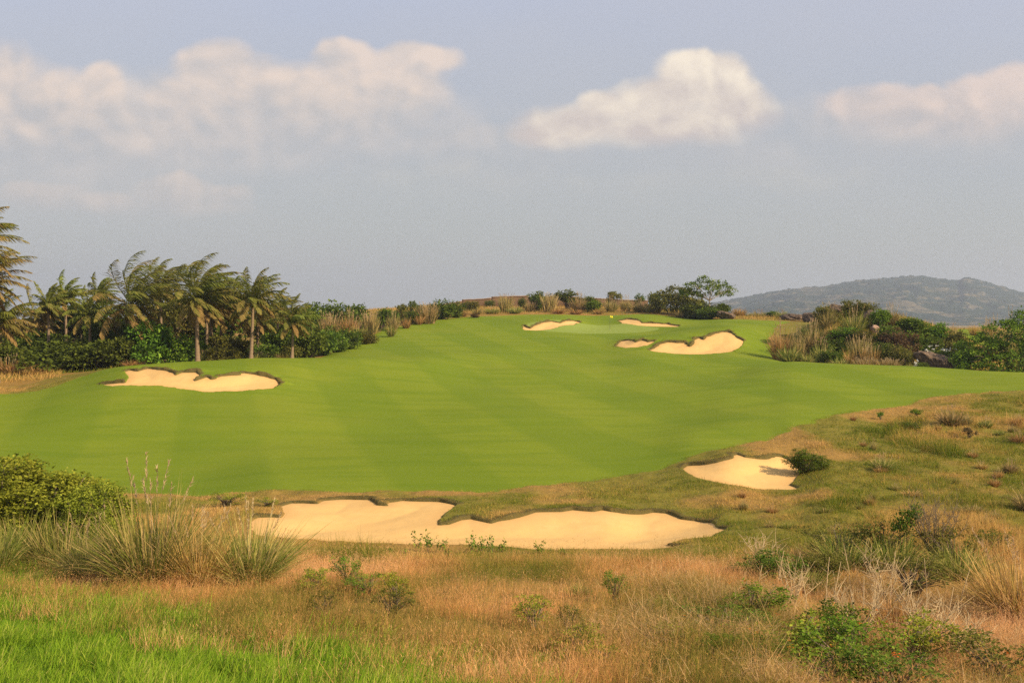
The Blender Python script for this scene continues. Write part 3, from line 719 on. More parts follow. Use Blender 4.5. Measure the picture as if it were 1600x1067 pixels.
def shrub(px, Y, ytop, wpx, kind, mname, label, name='shrub', cat='shrub', group=None, depth=1.0, sink=0.08, bark='bark'):
    x, y, z = spot(px, Y)
    ht = max((H0 - ytop) / F * Y - z, 0.25)
    w = wpx / F * Y
    r = empty(name, (x, y, z - sink * ht), label, cat, group)
    r.scale = (w, w * depth, ht * (1 + sink)); r.rotation_euler = (0, 0, 0)
    r.rotation_euler.z = _rs.choice([0, math.pi, 0.4, -0.4, math.pi + 0.4, math.pi - 0.4]) if abs(depth - 1) > .2 else _rs.uniform(0, 6.28)
    shrub_child(r, kind, _rs.randint(1, 3), mname, bark)
    return r

# ------------------------------------------------------------------ tussocks (unit high)
def tussock_proto(kind, seed):
    rng = np.random.default_rng(seed + 100)
    if kind == 'near': n, wd, S, rad = 1350, 0.0095, 6, 0.17
    elif kind == 'broad': n, wd, S, rad = 800, 0.0125, 6, 0.22
    elif kind == 'upright': n, wd, S, rad = 380, 0.028, 4, 0.22
    elif kind == 'tuft': n, wd, S, rad = 320, 0.03, 4, 0.16
    else: n, wd, S, rad = 520, 0.026, 5, 0.22
    az = rng.uniform(0, 2 * np.pi, n); rr = rad * np.sqrt(rng.uniform(0, 1, n))
    P = np.stack([np.cos(az) * rr, np.sin(az) * rr, np.full(n, -0.02)], 1)
    az2 = az + rng.normal(0, 0.5, n)
    up = {'near': (42, 88), 'broad': (48, 88), 'upright': (68, 90), 'tuft': (40, 88)}.get(kind, (45, 88))
    elv = np.radians(rng.uniform(*up, n))
    D = np.stack([np.cos(az2) * np.cos(elv), np.sin(az2) * np.cos(elv), np.sin(elv)], 1)
    L = rng.uniform(0.45, 1.12, n) * (0.75 + 0.25 * np.sin(elv))
    dr = {'upright': 0.12, 'near': 0.42, 'broad': 0.45}.get(kind, 0.34) * rng.uniform(0.3, 1.5, n)
    tint = np.clip(rng.beta(1.3, 1.7, n) + (0.08 if kind == 'near' else 0.0) + (rng.uniform(size=n) < 0.12) * 0.4, 0, 1)
    bl = curved_blades(P, D, L, wd * rng.uniform(0.6, 1.4, n), dr, tint, S, rng)
    npl = {'near': 9, 'upright': 26, 'tuft': 0, 'broad': 0}.get(kind, 12)
    pl = None
    if npl:
        az = rng.uniform(0, 2 * np.pi, npl); elv = np.radians(rng.uniform(66, 90, npl))
        D = np.stack([np.cos(az) * np.cos(elv), np.sin(az) * np.cos(elv), np.sin(elv)], 1)
        P = np.stack([rng.normal(0, rad * .4, npl), rng.normal(0, rad * .4, npl), np.zeros(npl)], 1)
        L = rng.uniform(0.85, 1.2, npl)
        st = curved_blades(P, D, L, np.full(npl, wd * 0.55), np.full(npl, 0.07), rng.uniform(0, 1, npl), 4, rng, tipw=0.4)
        tip = P + unit(D) * L[:, None] * 0.97 - np.array([0, 0, 1.0]) * (0.07 * L * 0.94)[:, None]
        k = 14 if kind != 'near' else 30
        t = rng.uniform(0, 1, (npl, k))
        Pp = (tip[:, None] - unit(D)[:, None] * (t * 0.22)[..., None]).reshape(-1, 3)
        Dp = unit(np.repeat(D, k, 0) + rng.normal(0, 0.28, (npl * k, 3)))
        sp_ = curved_blades(Pp, Dp, np.full(npl * k, 0.055), np.full(npl * k, wd * 0.7), np.full(npl * k, 0.3), rng.uniform(0, 1, npl * k), 2, rng)
        pl = join([st, sp_])
    return bl, pl
_ts = {}
def tussock(px, Y, ytop, wpx, kind, mname, label, name='grass_tussock', cat='grass tuft', group=None, seed=None):
    x, y, z = spot(px, Y)
    ht = max((H0 - ytop) / F * Y - z, 0.3)
    w = wpx / F * Y
    r = empty(name, (x, y, z - 0.03), label, cat, group)
    s = w / {'upright': 0.75, 'tuft': 1.25, 'near': 1.25}.get(kind, 1.25)
    r.scale = (s, s, ht); r.rotation_euler.z = _rs.uniform(0, 6.28)
    sdn = seed or _rs.randint(1, 3)
    if (kind, sdn) not in _ts: _ts[(kind, sdn)] = tussock_proto(kind, sdn)
    bl, pl = _ts[(kind, sdn)]
    a = bpy.data.objects.new('blades', mesh_of(('blades', kind, sdn, mname), lambda: bl, M[mname])); COL.objects.link(a); a.parent = r
    if pl is not None:
        b = bpy.data.objects.new('seed_heads', mesh_of(('seed_heads', kind, sdn, 'plume'), lambda: pl, M['plume'])); COL.objects.link(b); b.parent = r
    return r

# ------------------------------------------------------------------ rocks
def rock(px, Y, ytop, wpx, label, mname='rock', depth=0.8, seed=1, name='rock', sink=0.25, lean=0.0, group=None):
    import bmesh
    x, y, z = spot(px, Y)
    ht = max((H0 - ytop) / F * Y - z, 0.3) * (1 + sink); w = wpx / F * Y
    bm = bmesh.new(); bmesh.ops.create_icosphere(bm, subdivisions=5, radius=1.0)
    v = np.array([q.co[:] for q in bm.verts]); f = np.array([[a.index for a in q.verts] for q in bm.faces]); bm.free()
    rng = np.random.default_rng(seed)
    for _ in range(13):                                      # cleaved faces
        nrm = unit(rng.normal(size=3)); dd = rng.uniform(0.55, 0.85)
        over = np.maximum(v @ nrm - dd, 0); v = v - nrm * over[:, None] * 0.9
    k = fbm(v[:, 0] * 2.2 + v[:, 2] * 1.7 + seed * 9, v[:, 1] * 2.2 - v[:, 2], seed, 4) - 0.5
    k2 = fbm(v[:, 0] * 7 + v[:, 2] * 5 + seed, v[:, 1] * 7 - v[:, 2] * 4, seed + 3, 3) - 0.5
    v = v * (1 + 0.28 * k + 0.12 * k2)[:, None]
    v = v / np.abs(v).max(0) * np.array([w / 2, w * depth / 2, ht / 2])
    v[:, 2] += v[:, 0] * lean + ht / 2 - ht * sink / (1 + sink)
    o = obj(name, v, f, M[mname], None, None, True); o.location = (x, y, z)
    return tag(o, label, 'rock', group)

# ------------------------------------------------------------------ coconut palms, blown towards the right
WIND = np.array([0.95, 0.1, 0.05])
def frond_mesh(d0, L, rng, tint0, flex, droop, leaf_w=0.088, pairs=40):
    n = 14; t = np.linspace(0, 1, n); p = np.zeros((n, 3)); d = unit(np.array(d0, float)); ds = np.zeros((n, 3))
    for i in range(n):
        ds[i] = d
        if i < n - 1:
            p[i + 1] = p[i] + d * L / (n - 1)
            d = unit(d + (WIND * flex * (0.03 + 0.20 * t[i] ** 1.3) + np.array([0, 0, -1]) * droop * (0.05 + 0.16 * t[i])))
    rac = tube(p, 0.035 * (1 - 0.85 * t) + 0.004, 4); rac[2]['tint'][:] = np.clip(tint0 * 0.8 - 0.05, 0, 1)
    tt = np.sort(np.concatenate([np.linspace(0.10, 1.0, pairs)] * 2)); sgn = np.tile([1.0, -1.0], pairs)
    P = np.stack([np.interp(tt, t, p[:, k]) for k in range(3)], 1); Dd = unit(np.stack([np.interp(tt, t, ds[:, k]) for k in range(3)], 1))
    up = np.array([0, 0, 1.0]); side = unit(np.cross(Dd, up) + 1e-4)
    ll = L * 0.25 * np.clip(np.sin(np.pi * (0.12 + 0.80 * tt)), 0.2, 1) * rng.uniform(0.8, 1.15, len(tt))
    dirs = unit(side * sgn[:, None] * 0.85 + Dd * 0.75 + np.array([0, 0, -0.28]) + WIND * flex * 0.55 + rng.normal(0, 0.10, (len(tt), 3)))
    N = len(tt); S = 2
    mid = P + dirs * ll[:, None] * 0.5
    tip = P + unit(dirs + WIND * flex * 0.35 + np.array([0, 0, -0.5])) * ll[:, None] * 0.98
    wv = unit(np.cross(dirs, np.cross(side, Dd) + rng.normal(0, 0.5, (N, 3)))) * (leaf_w * 0.5)
    V = np.stack([P - wv * 0.7, P + wv * 0.7, mid - wv, mid + wv, tip], 1).reshape(-1, 3)
    k = np.arange(N)[:, None, None] * 5
    Fc = (k + np.array([[0, 1, 3], [0, 3, 2], [2, 3, 4]])[None]).reshape(-1, 3)
    tn = np.clip(tint0 + rng.normal(0, 0.1, N) - 0.12 * tt, 0, 1)
    return join([rac, (V, Fc, dict(tint=np.repeat(tn, 5)))])

def palm(px, ycrown, Y, L, n, label, seed, lean=0.0, base_px=None, r0=0.17, flex=1.0, green=0.55, nuts=True, zlow=-22, name='coconut_palm'):
    rng = np.random.default_rng(seed)
    X = (px - CX) / F * Y; zc = (H0 - ycrown) / F * Y
    bx = ((base_px if base_px is not None else px - lean) - CX) / F * Y
    zb = gz(bx, Y) - 0.1
    root = empty(name, (bx, Y, zb), label, 'palm tree', 'coconut palms in the windswept grove')
    h = zc - zb; dxx = X - bx
    if h > 0.8:
        t = np.linspace(0, 1, 12)
        bow = np.sin(t * np.pi) * rng.uniform(-0.015, 0.015) * h
        pts = np.stack([dxx * t ** 1.4 + bow, np.sin(t * 2) * 0.1, h * t], 1)
        tr = tube(pts, 1.12 * r0 * (1.0 - 0.38 * t) + 0.10 * np.exp(-t * h / 0.5), 9)
        obj('trunk', tr[0], tr[1], M['palm_bark'], root, None, True)
    top = np.array([dxx, 0, max(h, 0.3)])
    for k in range(n):
        az = (k * 2.39996 + rng.uniform(-0.3, 0.3)); f = (k + 0.5) / n
        el = math.radians(82 - (82 - zlow) * f ** 0.9 + rng.uniform(-6, 6))
        d0 = np.array([math.cos(az) * math.cos(el), math.sin(az) * math.cos(el), math.sin(el)]) + WIND * 0.16 * flex
        g_ = np.clip(green + 0.28 * (0.5 - f) + rng.normal(0, 0.10), 0, 1)
        if f > 0.86: g_ = rng.uniform(0.0, 0.3)
        v, fc, a = frond_mesh(d0, L * rng.uniform(0.8, 1.08) * (0.72 + 0.28 * math.sin(math.pi * min(1, f * 1.1 + 0.25))), rng, g_, flex * (1.15 - 0.5 * f), 0.75 + 0.35 * f)
        obj('frond', v + top, fc, M['frond'], root, a)
    if nuts and h > 2:
        cs = []
        for k in range(7):
            a_ = k * 0.9; c_ = top + np.array([math.cos(a_) * 0.27, math.sin(a_) * 0.27, -0.3 - 0.12 * (k % 3)])
            u_ = np.linspace(0, 1, 6)
            cs.append(tube(np.stack([np.full(6, c_[0]), np.full(6, c_[1]), c_[2] + (u_ - 0.5) * 0.28], 1), 0.02 + 0.11 * np.sin(np.pi * u_), 7))
        v, fc, a = join(cs); a['tint'][:] = 0.35
        obj('coconuts', v, fc, M['frond'], root, a)
    return root
# ------------------------------------------------------------------ the grove of coconut palms on the left
palm(-44, 392, 84, 5.2, 30, 'tall palm with brownish fronds reaching in from the left edge, topmost crown', 1, base_px=-80, flex=1.0, green=0.42)
palm(-24, 446, 88, 4.9, 30, 'brown leaning palm crown right under the tallest one at the left edge', 2, base_px=-52, flex=0.9, green=0.3)
palm(-4, 508, 92, 4.7, 27, 'low dark palm at the left edge with fronds hanging to the bushes', 3, flex=0.6, green=0.5)
palm(75, 480, 106, 3.2, 23, 'small slim palm with upright fronds, left of the one with a pale bare trunk', 4, lean=2, r0=0.16, flex=0.45, green=0.55)
palm(101, 468, 110, 3.4, 25, 'slim palm with yellow-green crown on a pale bare trunk', 5, base_px=102, r0=0.15, flex=0.9, green=0.72)
palm(140, 492, 104, 3.9, 22, 'low young palm with pale green fronds above the dark shrubs', 6, flex=0.8, green=0.8, nuts=False)
palm(153, 462, 122, 3.7, 22, 'dark palm crown half hidden behind the young pale palm', 7, flex=0.9, green=0.55)
palm(206, 480, 103, 6.9, 37, 'large ragged windswept palm with a thick short trunk', 8, r0=0.25, flex=1.25, green=0.48)
palm(250, 455, 120, 5.4, 30, 'windswept palm crown behind the large ragged palm', 9, flex=1.3, green=0.5)
palm(308, 468, 101, 6.0, 37, 'tall bushy palm with straight trunk down to the lawn, tallest of the grove', 11, base_px=309, r0=0.21, flex=1.2, green=0.55)
palm(330, 472, 112, 5.0, 30, 'palm with blown crown close behind the tall bushy straight palm', 12, base_px=331, r0=0.18, flex=1.3, green=0.5)
palm(322, 488, 109, 4.0, 22, 'half-hidden palm trunk just right of the tall bushy straight palm', 13, base_px=322, r0=0.17, flex=1.0, green=0.35)
palm(347, 494, 114, 4.7, 25, 'palm with drooping brown fronds and slightly tilted trunk', 14, base_px=341, r0=0.2, flex=1.1, green=0.26)
palm(395, 471, 101, 4.5, 30, 'upright palm with dark spiky crown on a pale straight trunk', 15, base_px=392, r0=0.17, flex=0.6, green=0.6)
palm(402, 500, 110, 4.5, 25, 'shorter palm with drooping crown behind the dark spiky palm', 16, flex=0.8, green=0.42)
palm(457, 505, 101, 3.4, 25, 'short slim palm standing alone at the right end of the grove', 17, base_px=456, r0=0.12, flex=0.5, green=0.58)
palm(60, 500, 112, 4.0, 22, 'low drooping brown palm behind the small slim palm', 18, flex=0.7, green=0.3)
palm(434, 488, 121, 3.8, 20, 'small shaggy palm behind the gap between spiky and lone palm', 20, flex=0.8, green=0.5)

UG = 'shrubs of the undergrowth below the palms'
for a in [
 (58, 107, 517, 86, 'dome', 'leaf_mid', 'mid-green rounded shrub at the left end of the palm undergrowth'),
 (100, 102, 524, 120, 'mound', 'leaf_dark', 'broad dark shrub below the small slim palm'),
 (152, 101, 532, 100, 'mound', 'leaf_dark', 'broad dark shrub left of the blackish big-leaved one'),
 (193, 100, 526, 62, 'dome', 'leaf_dark', 'blackish-green shrub beside the bright yellow-green one'),
 (168, 106, 504, 80, 'loose', 'leaf_mid', 'loose green shrub rising behind the broad dark ones'),
 (236, 101, 513, 74, 'tall', 'leaf_bright', 'bright yellow-green shrub, brightest of the palm undergrowth'),
 (274, 102, 521, 62, 'dome', 'leaf_bright', 'light green shrub between the bright one and the straight palm trunk'),
 (300, 106, 528, 50, 'mound', 'leaf_mid', 'green shrub round the foot of the tall bushy palm'),
 (338, 110, 527, 60, 'loose', 'leaf_olive', 'green shrub behind the trunks of the middle palms'),
 (352, 103, 544, 54, 'mound', 'leaf_olive', 'low olive shrub on the lawn edge between two pale palm trunks'),
 (372, 113, 526, 60, 'mound', 'leaf_olive', 'dark shrub just left of the spiky palm trunk'),
 (418, 108, 538, 56, 'mound', 'leaf_mid', 'dark low shrub just right of the spiky palm trunk'),
 (438, 111, 514, 60, 'dome', 'leaf_mid', 'green shrub between the spiky palm and the lone short palm'),
 (481, 109, 507, 64, 'dome', 'leaf_dark', 'dense dark shrub right of the lone short palm'),
 (508, 114, 512, 56, 'mound', 'leaf_mid', 'green shrub at the right end of the palm undergrowth'),
 (456, 104, 540, 40, 'mound', 'leaf_olive', 'small olive shrub at the foot of the lone short palm'),
 (30, 105, 545, 70, 'loose', 'leaf_olive', 'olive shrub on the brown bank at the left edge'),
 (4, 100, 530, 70, 'dome', 'leaf_dark', 'dark shrub cut by the left edge above the brown bank'),
]: shrub(a[0], a[1], a[2] - 9, a[3] * 1.1, *a[4:], group=UG)
for a in [
 (130, 128, 474, 96, 'tall', 'leaf_dark', 'dark tree in the shade behind the young pale palm'),
 (190, 130, 458, 110, 'dome', 'leaf_mid', 'dark rounded tree behind the large ragged palm'),
 (262, 128, 462, 90, 'tall', 'leaf_olive', 'dark tree left of and behind the tall bushy palm'),
 (300, 130, 466, 90, 'dome', 'leaf_olive', 'olive-dark tree behind the straight trunks'),
 (352, 128, 462, 90, 'tall', 'leaf_mid', 'dark tree filling the gap left of the spiky palm'),
 (424, 130, 476, 80, 'dome', 'leaf_dark', 'dark tree right of and behind the spiky palm'),
 (468, 132, 482, 70, 'dome', 'leaf_mid', 'green tree behind the lone short palm'),
 (40, 126, 478, 100, 'dome', 'leaf_olive', 'olive tree behind the fronds at the left edge'),
 (88, 128, 486, 80, 'tall', 'leaf_olive', 'olive tree behind the pale bare palm trunk'),
]: shrub(*a, name='tree', cat='tree', group='dark trees behind the palms')
BT = 'grass tufts of the palm grove edge'
for a in [
 (18, 98, 552, 80, 'fountain', 'tuss_rust', 'rusty grass tuft on the bank at the left edge'),
 (60, 97, 566, 70, 'tuft', 'tuss_rust', 'low rusty grass tuft right of the one at the left edge'),
 (206, 98, 556, 40, 'tuft', 'tuss_rust', 'reddish dry tuft below the blackish shrub'),
 (320, 103, 545, 30, 'upright', 'tuss_green', 'upright green tuft beside the straight palm trunk'),
 (440, 103, 545, 30, 'tuft', 'tuss_tan', 'tan tuft left of the lone short palm'),
 (405, 103, 548, 28, 'upright', 'tuss_green', 'narrow green tuft right of the spiky palm trunk'),
]: tussock(*a, group=BT)

# ------------------------------------------------------------------ the ridge behind the fairway
RS = 'shrubs on the ridge'
for a in [
 (488, 146, 464, 48, 'dome', 'leaf_mid', 'light green shrub at the left end of the long dark crown'),
 (528, 150, 461, 100, 'mound', 'leaf_dark', 'long rounded dark-green shrub right of the palms on the skyline'),
 (560, 152, 470, 50, 'dome', 'leaf_dark', 'dark rounded shrub at the right end of the long dark crown'),
 (524, 119, 516, 50, 'mound', 'leaf_mid', 'green shrub on the left fairway edge nearest the palms'),
 (547, 124, 508, 46, 'dome', 'leaf_mid', 'green shrub on the left fairway edge, second from the palms'),
 (573, 130, 508, 36, 'mound', 'leaf_olive', 'olive shrub on the left fairway edge beside a green tuft'),
 (510, 128, 498, 46, 'mound', 'leaf_olive', 'olive shrub halfway up between palms and skyline'),
 (597, 150, 477, 34, 'dome', 'leaf_mid', 'small green shrub left of the tiny skyline trees'),
 (643, 157, 479, 34, 'mound', 'leaf_mid', 'low green shrub under the two tiny skyline trees'),
 (692, 166, 462, 42, 'dome', 'leaf_mid', 'rounded green shrub standing left of the stone wall'),
 (710, 170, 466, 32, 'dome', 'leaf_dark', 'dark shrub touching the left end of the high stone wall'),
 (604, 156, 474, 34, 'mound', 'leaf_mid', 'green shrub in front of the low left end of the stone wall'),
 (662, 170, 470, 34, 'mound', 'leaf_olive', 'olive shrub behind the golden upright tussock'),
 (735, 186, 466, 34, 'mound', 'leaf_olive', 'olive shrub in front of the stone wall, left of the dark creeper'),
 (790, 200, 464, 26, 'loose', 'leaf_olive', 'thin olive shrub at the stone wall behind the tallest plumes'),
 (742, 170, 488, 14, 'mound', 'leaf_brown', 'tiny brown shrub at the top lawn edge'),
 (765, 205, 466, 18, 'mound', 'leaf_dark', 'dark creeper clump against the stone wall'),
 (817, 196, 462, 18, 'dome', 'leaf_dark', 'dark narrow shrub against the stone wall left of the skyline bushes'),
 (842, 188, 449, 44, 'loose', 'leaf_dark', 'dark open bush on the skyline above the slim bunker'),
 (838, 187, 458, 30, 'dome', 'leaf_dark', 'dense dark bush under the open skyline bush'),
 (888, 194, 446, 52, 'loose', 'leaf_dark', 'wide open bush on the skyline, taller than its neighbour'),
 (918, 188, 459, 24, 'dome', 'leaf_dark', 'dark shrub right of the wide open skyline bush'),
 (926, 184, 465, 32, 'dome', 'leaf_bright', 'bright green low shrub right of the plumy tan tussock'),
 (958, 192, 452, 30, 'loose', 'leaf_olive', 'olive bush on the skyline above the yellow flag'),
 (998, 192, 453, 18, 'loose', 'leaf_mid', 'very small green bush on the skyline right of the flag'),
 (1025, 184, 453, 26, 'dome', 'leaf_mid', 'green bush at the left foot of the dark domed tree'),
 (1086, 170, 468, 62, 'dome', 'leaf_dark', 'dark shrub under the domed tree behind the bunkers'),
 (1109, 167, 476, 46, 'dome', 'leaf_mid', 'glossy green shrub at the foot of the pale-trunked tree'),
 (1128, 172, 470, 28, 'dome', 'leaf_mid', 'green shrub right of the pale tree trunk'),
 (1205, 177, 484, 24, 'dome', 'leaf_mid', 'small green shrub on the lawn horizon near the dark boulders'),
]: shrub(*a, group=RS)
for a in [
 (628, 158, 469, 24, 'loose', 'leaf_olive', 'tiny olive tree on the skyline, left of a pair'),
 (645, 162, 466, 16, 'loose', 'leaf_dark', 'tiny dark tree on the skyline, right of a pair'),
]: shrub(*a, name='tree', cat='tree', group=RS)
RT = 'grass tussocks on the ridge'
for a in [
 (515, 136, 486, 32, 'upright', 'tuss_tan', 'tan upright tussock below the long dark shrub'),
 (546, 139, 479, 42, 'fountain', 'tuss_rust', 'big rusty tussock below the long dark shrub'),
 (579, 143, 484, 30, 'upright', 'tuss_tan', 'tan tussock at the right end of the long dark shrub'),
 (611, 138, 497, 26, 'tuft', 'tuss_green', 'bright green tuft on the left fairway edge'),
 (614, 147, 484, 30, 'fountain', 'tuss_tan', 'tan tussock above the bright green tuft'),
 (560, 134, 499, 36, 'fountain', 'tuss_green', 'greenish tussock on the slope left of the green tuft'),
 (635, 150, 488, 24, 'tuft', 'tuss_rust', 'low rusty tuft below the tiny skyline trees'),
 (668, 158, 472, 36, 'upright', 'tuss_tan', 'golden upright tussock left of the rounded shrub'),
 (655, 156, 482, 26, 'tuft', 'tuss_rust', 'rusty tuft at the foot of the golden tussock'),
 (722, 172, 478, 32, 'tuft', 'tuss_rust', 'rusty tuft in front of the stone wall\'s left end'),
 (745, 176, 475, 28, 'tuft', 'tuss_tan', 'tan tuft in front of the long stone wall'),
 (769, 178, 477, 36, 'fountain', 'tuss_green', 'greenish tussock left of the tallest plumes'),
 (790, 182, 458, 24, 'upright', 'tuss_tan', 'tallest pale plumed tussock in front of the stone wall'),
 (805, 178, 474, 32, 'fountain', 'tuss_green', 'yellow-green tussock right of the tallest plumes'),
 (828, 184, 470, 20, 'upright', 'tuss_tan', 'small pale tussock below the dense dark bush'),
 (858, 183, 456, 28, 'upright', 'tuss_tan', 'pale plumed tussock between the two open skyline bushes'),
 (872, 178, 476, 36, 'tuft', 'tuss_rust', 'rusty tuft behind the slim bunker'),
 (905, 186, 454, 36, 'fountain', 'tuss_tan', 'round tan tussock in front of the wide open bush'),
 (900, 178, 478, 34, 'tuft', 'tuss_rust', 'low rusty tuft below the round tan tussock'),
 (955, 185, 460, 30, 'fountain', 'tuss_tan', 'tan tussock straight above the yellow flag'),
 (978, 187, 459, 28, 'fountain', 'tuss_tan', 'tan tussock next right of the one above the flag'),
 (1002, 183, 465, 42, 'fountain', 'tuss_tan', 'wide tan tussock behind the thin bunker'),
 (1022, 180, 471, 34, 'fountain', 'tuss_tan', 'tan tussock at the left foot of the domed tree'),
 (935, 180, 478, 30, 'tuft', 'tuss_rust', 'dull rusty tuft left of the flag'),
 (1062, 170, 480, 24, 'tuft', 'tuss_tan', 'lone tan tuft on the grass in front of the domed tree'),
 (1155, 181, 481, 22, 'upright', 'tuss_rust', 'rusty plumed tussock just right of the pale-trunked tree'),
 (1170, 184, 485, 24, 'tuft', 'tuss_green', 'greenish tuft second right of the pale-trunked tree'),
 (1186, 180, 482, 34, 'fountain', 'tuss_tan', 'tan tussock on the lawn horizon below the mountain\'s end'),
 (1221, 174, 481, 30, 'fountain', 'tuss_green', 'green tussock left of the dark boulders'),
]: tussock(*a, group=RT)

def built_tree(px, Y, ytop, wpx, lobes, leaf, bark, label, clusters, per, crad, lsize, seed, fork=0.35, tr=0.22, flat=0.5, name='broadleaf_tree', cat='tree'):
    """trunk forking into limbs that carry layered leaf pads; lobes in fractions of width and height"""
    rng = np.random.default_rng(seed)
    x, y, z = spot(px, Y); w = wpx / F * Y; h = (H0 - ytop) / F * Y - z
    root = empty(name, (x, y, z - 0.1), label, cat)
    lb = [(a * w, b * w, c * h, d * w, d * w * 0.9, e * h) for a, b, c, d, e in lobes]
    lv, c = crown(lb, clusters, per, crad, lsize, rng, flat)
    obj('crown', lv[0], lv[1], M[leaf], root, lv[2])
    fk = np.array([0.02 * w, 0, fork * h])
    parts = [tube([(0, 0, 0), (0.02 * w, 0.01 * w, fork * h * .55), fk], [tr * 1.25, tr, tr * .85], 8)]
    for l_ in lb:
        e = np.array(l_[:3]); mid = fk + (e - fk) * 0.5 + np.array([0, 0, 0.06 * h]) + rng.normal(size=3) * 0.04 * h
        parts.append(tube([fk, mid, e], [tr * .6, tr * .38, tr * .12], 6))
        for _ in range(5):
            e2 = e + rng.normal(size=3) * np.array(l_[3:]) * 0.55
            parts.append(tube([mid, (mid + e2) / 2 + rng.normal(size=3) * .05 * h, e2], [tr * .3, tr * .18, tr * .06], 4))
    t = join(parts); obj('trunk', t[0], t[1], M[bark], root, None, True)
    return root
built_tree(1056, 179, 443, 84, [(-.28, 0, .5, .26, .26), (0, 0, .68, .3, .26), (.26, 0, .55, .28, .28), (-.1, -.15, .35, .3, .25), (.2, -.15, .3, .3, .25), (-.4, 0, .3, .16, .22)], 'leaf_olive', 'bark',
           'dark domed tree behind the putting green, left of the pale-trunked one', 300, 16, 0.6, 0.42, 21)
built_tree(1107, 172, 431, 78, [(-.05, 0, .92, .2, .07), (.2, 0, .82, .2, .06), (-.28, 0, .78, .2, .07), (.42, .05, .70, .13, .06), (.05, -.1, .72, .22, .06), (-.4, .1, .62, .16, .06), (.27, -.1, .6, .2, .05), (-.12, .1, .58, .2, .06)], 'leaf_bright', 'pale_bark',
           'airy light-green tree with visible pale trunk and layered branches', 150, 14, 0.46, 0.34, 22, 0.42, 0.14)
_p = [(-.3, 0, .42, .2, .2), (-.42, -.1, .24, .15, .2), (-.12, -.05, .62, .2, .18), (.1, 0, .8, .2, .16), (.3, .05, .86, .16, .12), (.1, -.2, .5, .22, .16), (.32, -.1, .58, .2, .16), (-.18, -.2, .22, .2, .18), (.15, -.25, .24, .22, .2), (.4, -.2, .3, .18, .2)]
built_tree(1592, 106, 478, 200, _p, 'leaf_bright', 'bark', 'wide spreading green tree cut by the right edge', 900, 20, 0.42, 0.27, 23, 0.3, 0.16, 0.45)

# ------------------------------------------------------------------ the rocky shrub-covered mound on the right
rock(1246, 166, 490, 56, 'flat dark boulder on the lawn horizon left of the mound', seed=3)
rock(1266, 158, 486, 36, 'dark boulder leaning against the left shoulder of the mound', seed=4)
rock(1132, 165, 486, 34, 'dark brown boulder right of the glossy shrub at the pale tree', seed=5, lean=-0.2)
rock(1303, 127, 474, 40, 'dark rock outcrop near the top of the mound', seed=6, depth=0.6)
rock(1357, 122, 484, 30, 'grey-brown upright rock in the middle of the mound', seed=7, depth=0.7)
rock(1367, 119, 507, 15, 'small pinkish rock under the upright rock', 'pale_rock', seed=12)
rock(1468, 107, 552, 80, 'big brown slab of rock sloping down to the fairway', seed=9, lean=-0.28, depth=0.5)
MS = 'shrubs on the rocky mound'
for a in [
 (1290, 122, 468, 40, 'mound', 'leaf_olive', 'small olive shrub on the left shoulder of the mound top'),
 (1332, 124, 460, 44, 'mound', 'leaf_olive', 'tallest olive shrub at the very top of the mound'),
 (1353, 124, 465, 40, 'mound', 'leaf_olive', 'olive shrub right of the tallest one on the mound top'),
 (1320, 117, 504, 54, 'mound', 'leaf_bright', 'green shrub in the left middle of the mound'),
 (1375, 120, 478, 36, 'dome', 'leaf_bright', 'green shrub right of the upright rock'),
 (1386, 116, 499, 46, 'mound', 'leaf_mid', 'dark shrub below the right half of the mound top'),
 (1407, 113, 505, 62, 'mound', 'leaf_brown', 'brownish twiggy shrub in front of the dark mound shrubs'),
 (1378, 111, 524, 44, 'mound', 'leaf_dark', 'dark shrub at the front middle of the mound'),
 (1402, 109, 532, 56, 'dome', 'leaf_olive', 'olive shrub left of the sloping rock slab'),
 (1428, 119, 492, 48, 'dome', 'leaf_mid', 'dark rounded shrub on the right skyline of the mound'),
 (1462, 119, 496, 44, 'mound', 'leaf_bright', 'green shrub at the right skyline of the mound'),
 (1443, 114, 514, 54, 'mound', 'leaf_mid', 'light green shrub above the sloping rock slab'),
 (1478, 115, 519, 54, 'mound', 'leaf_olive', 'olive shrub above the white-flowered one'),
 (1495, 118, 510, 36, 'dome', 'leaf_olive', 'olive shrub at the right end of the mound'),
 (1265, 119, 505, 44, 'mound', 'leaf_mid', 'green shrub between the two tan tussocks of the mound'),
 (1300, 115, 520, 60, 'mound', 'leaf_mid', 'broad green shrub in the lower left middle of the mound'),
 (1345, 121, 492, 44, 'mound', 'leaf_olive', 'olive shrub under the tallest olive shrubs'),
 (1425, 115, 512, 44, 'mound', 'leaf_bright', 'fresh green shrub in the right middle of the mound'),
 (1340, 116, 508, 50, 'mound', 'leaf_olive', 'olive shrub right behind the white-plumed reeds'),
 (1508, 113, 535, 44, 'dome', 'leaf_mid', 'green shrub between the rock slab and the right-edge tree'),
 (1492, 110, 552, 44, 'mound', 'leaf_dark', 'dark low shrub at the right end of the rock slab'),
 (1300, 111, 540, 40, 'mound', 'leaf_mid', 'low green shrub at the mound foot right of the dark-green tuft'),
]: shrub(*a, group=MS)
MT = 'grass tussocks on the rocky mound'
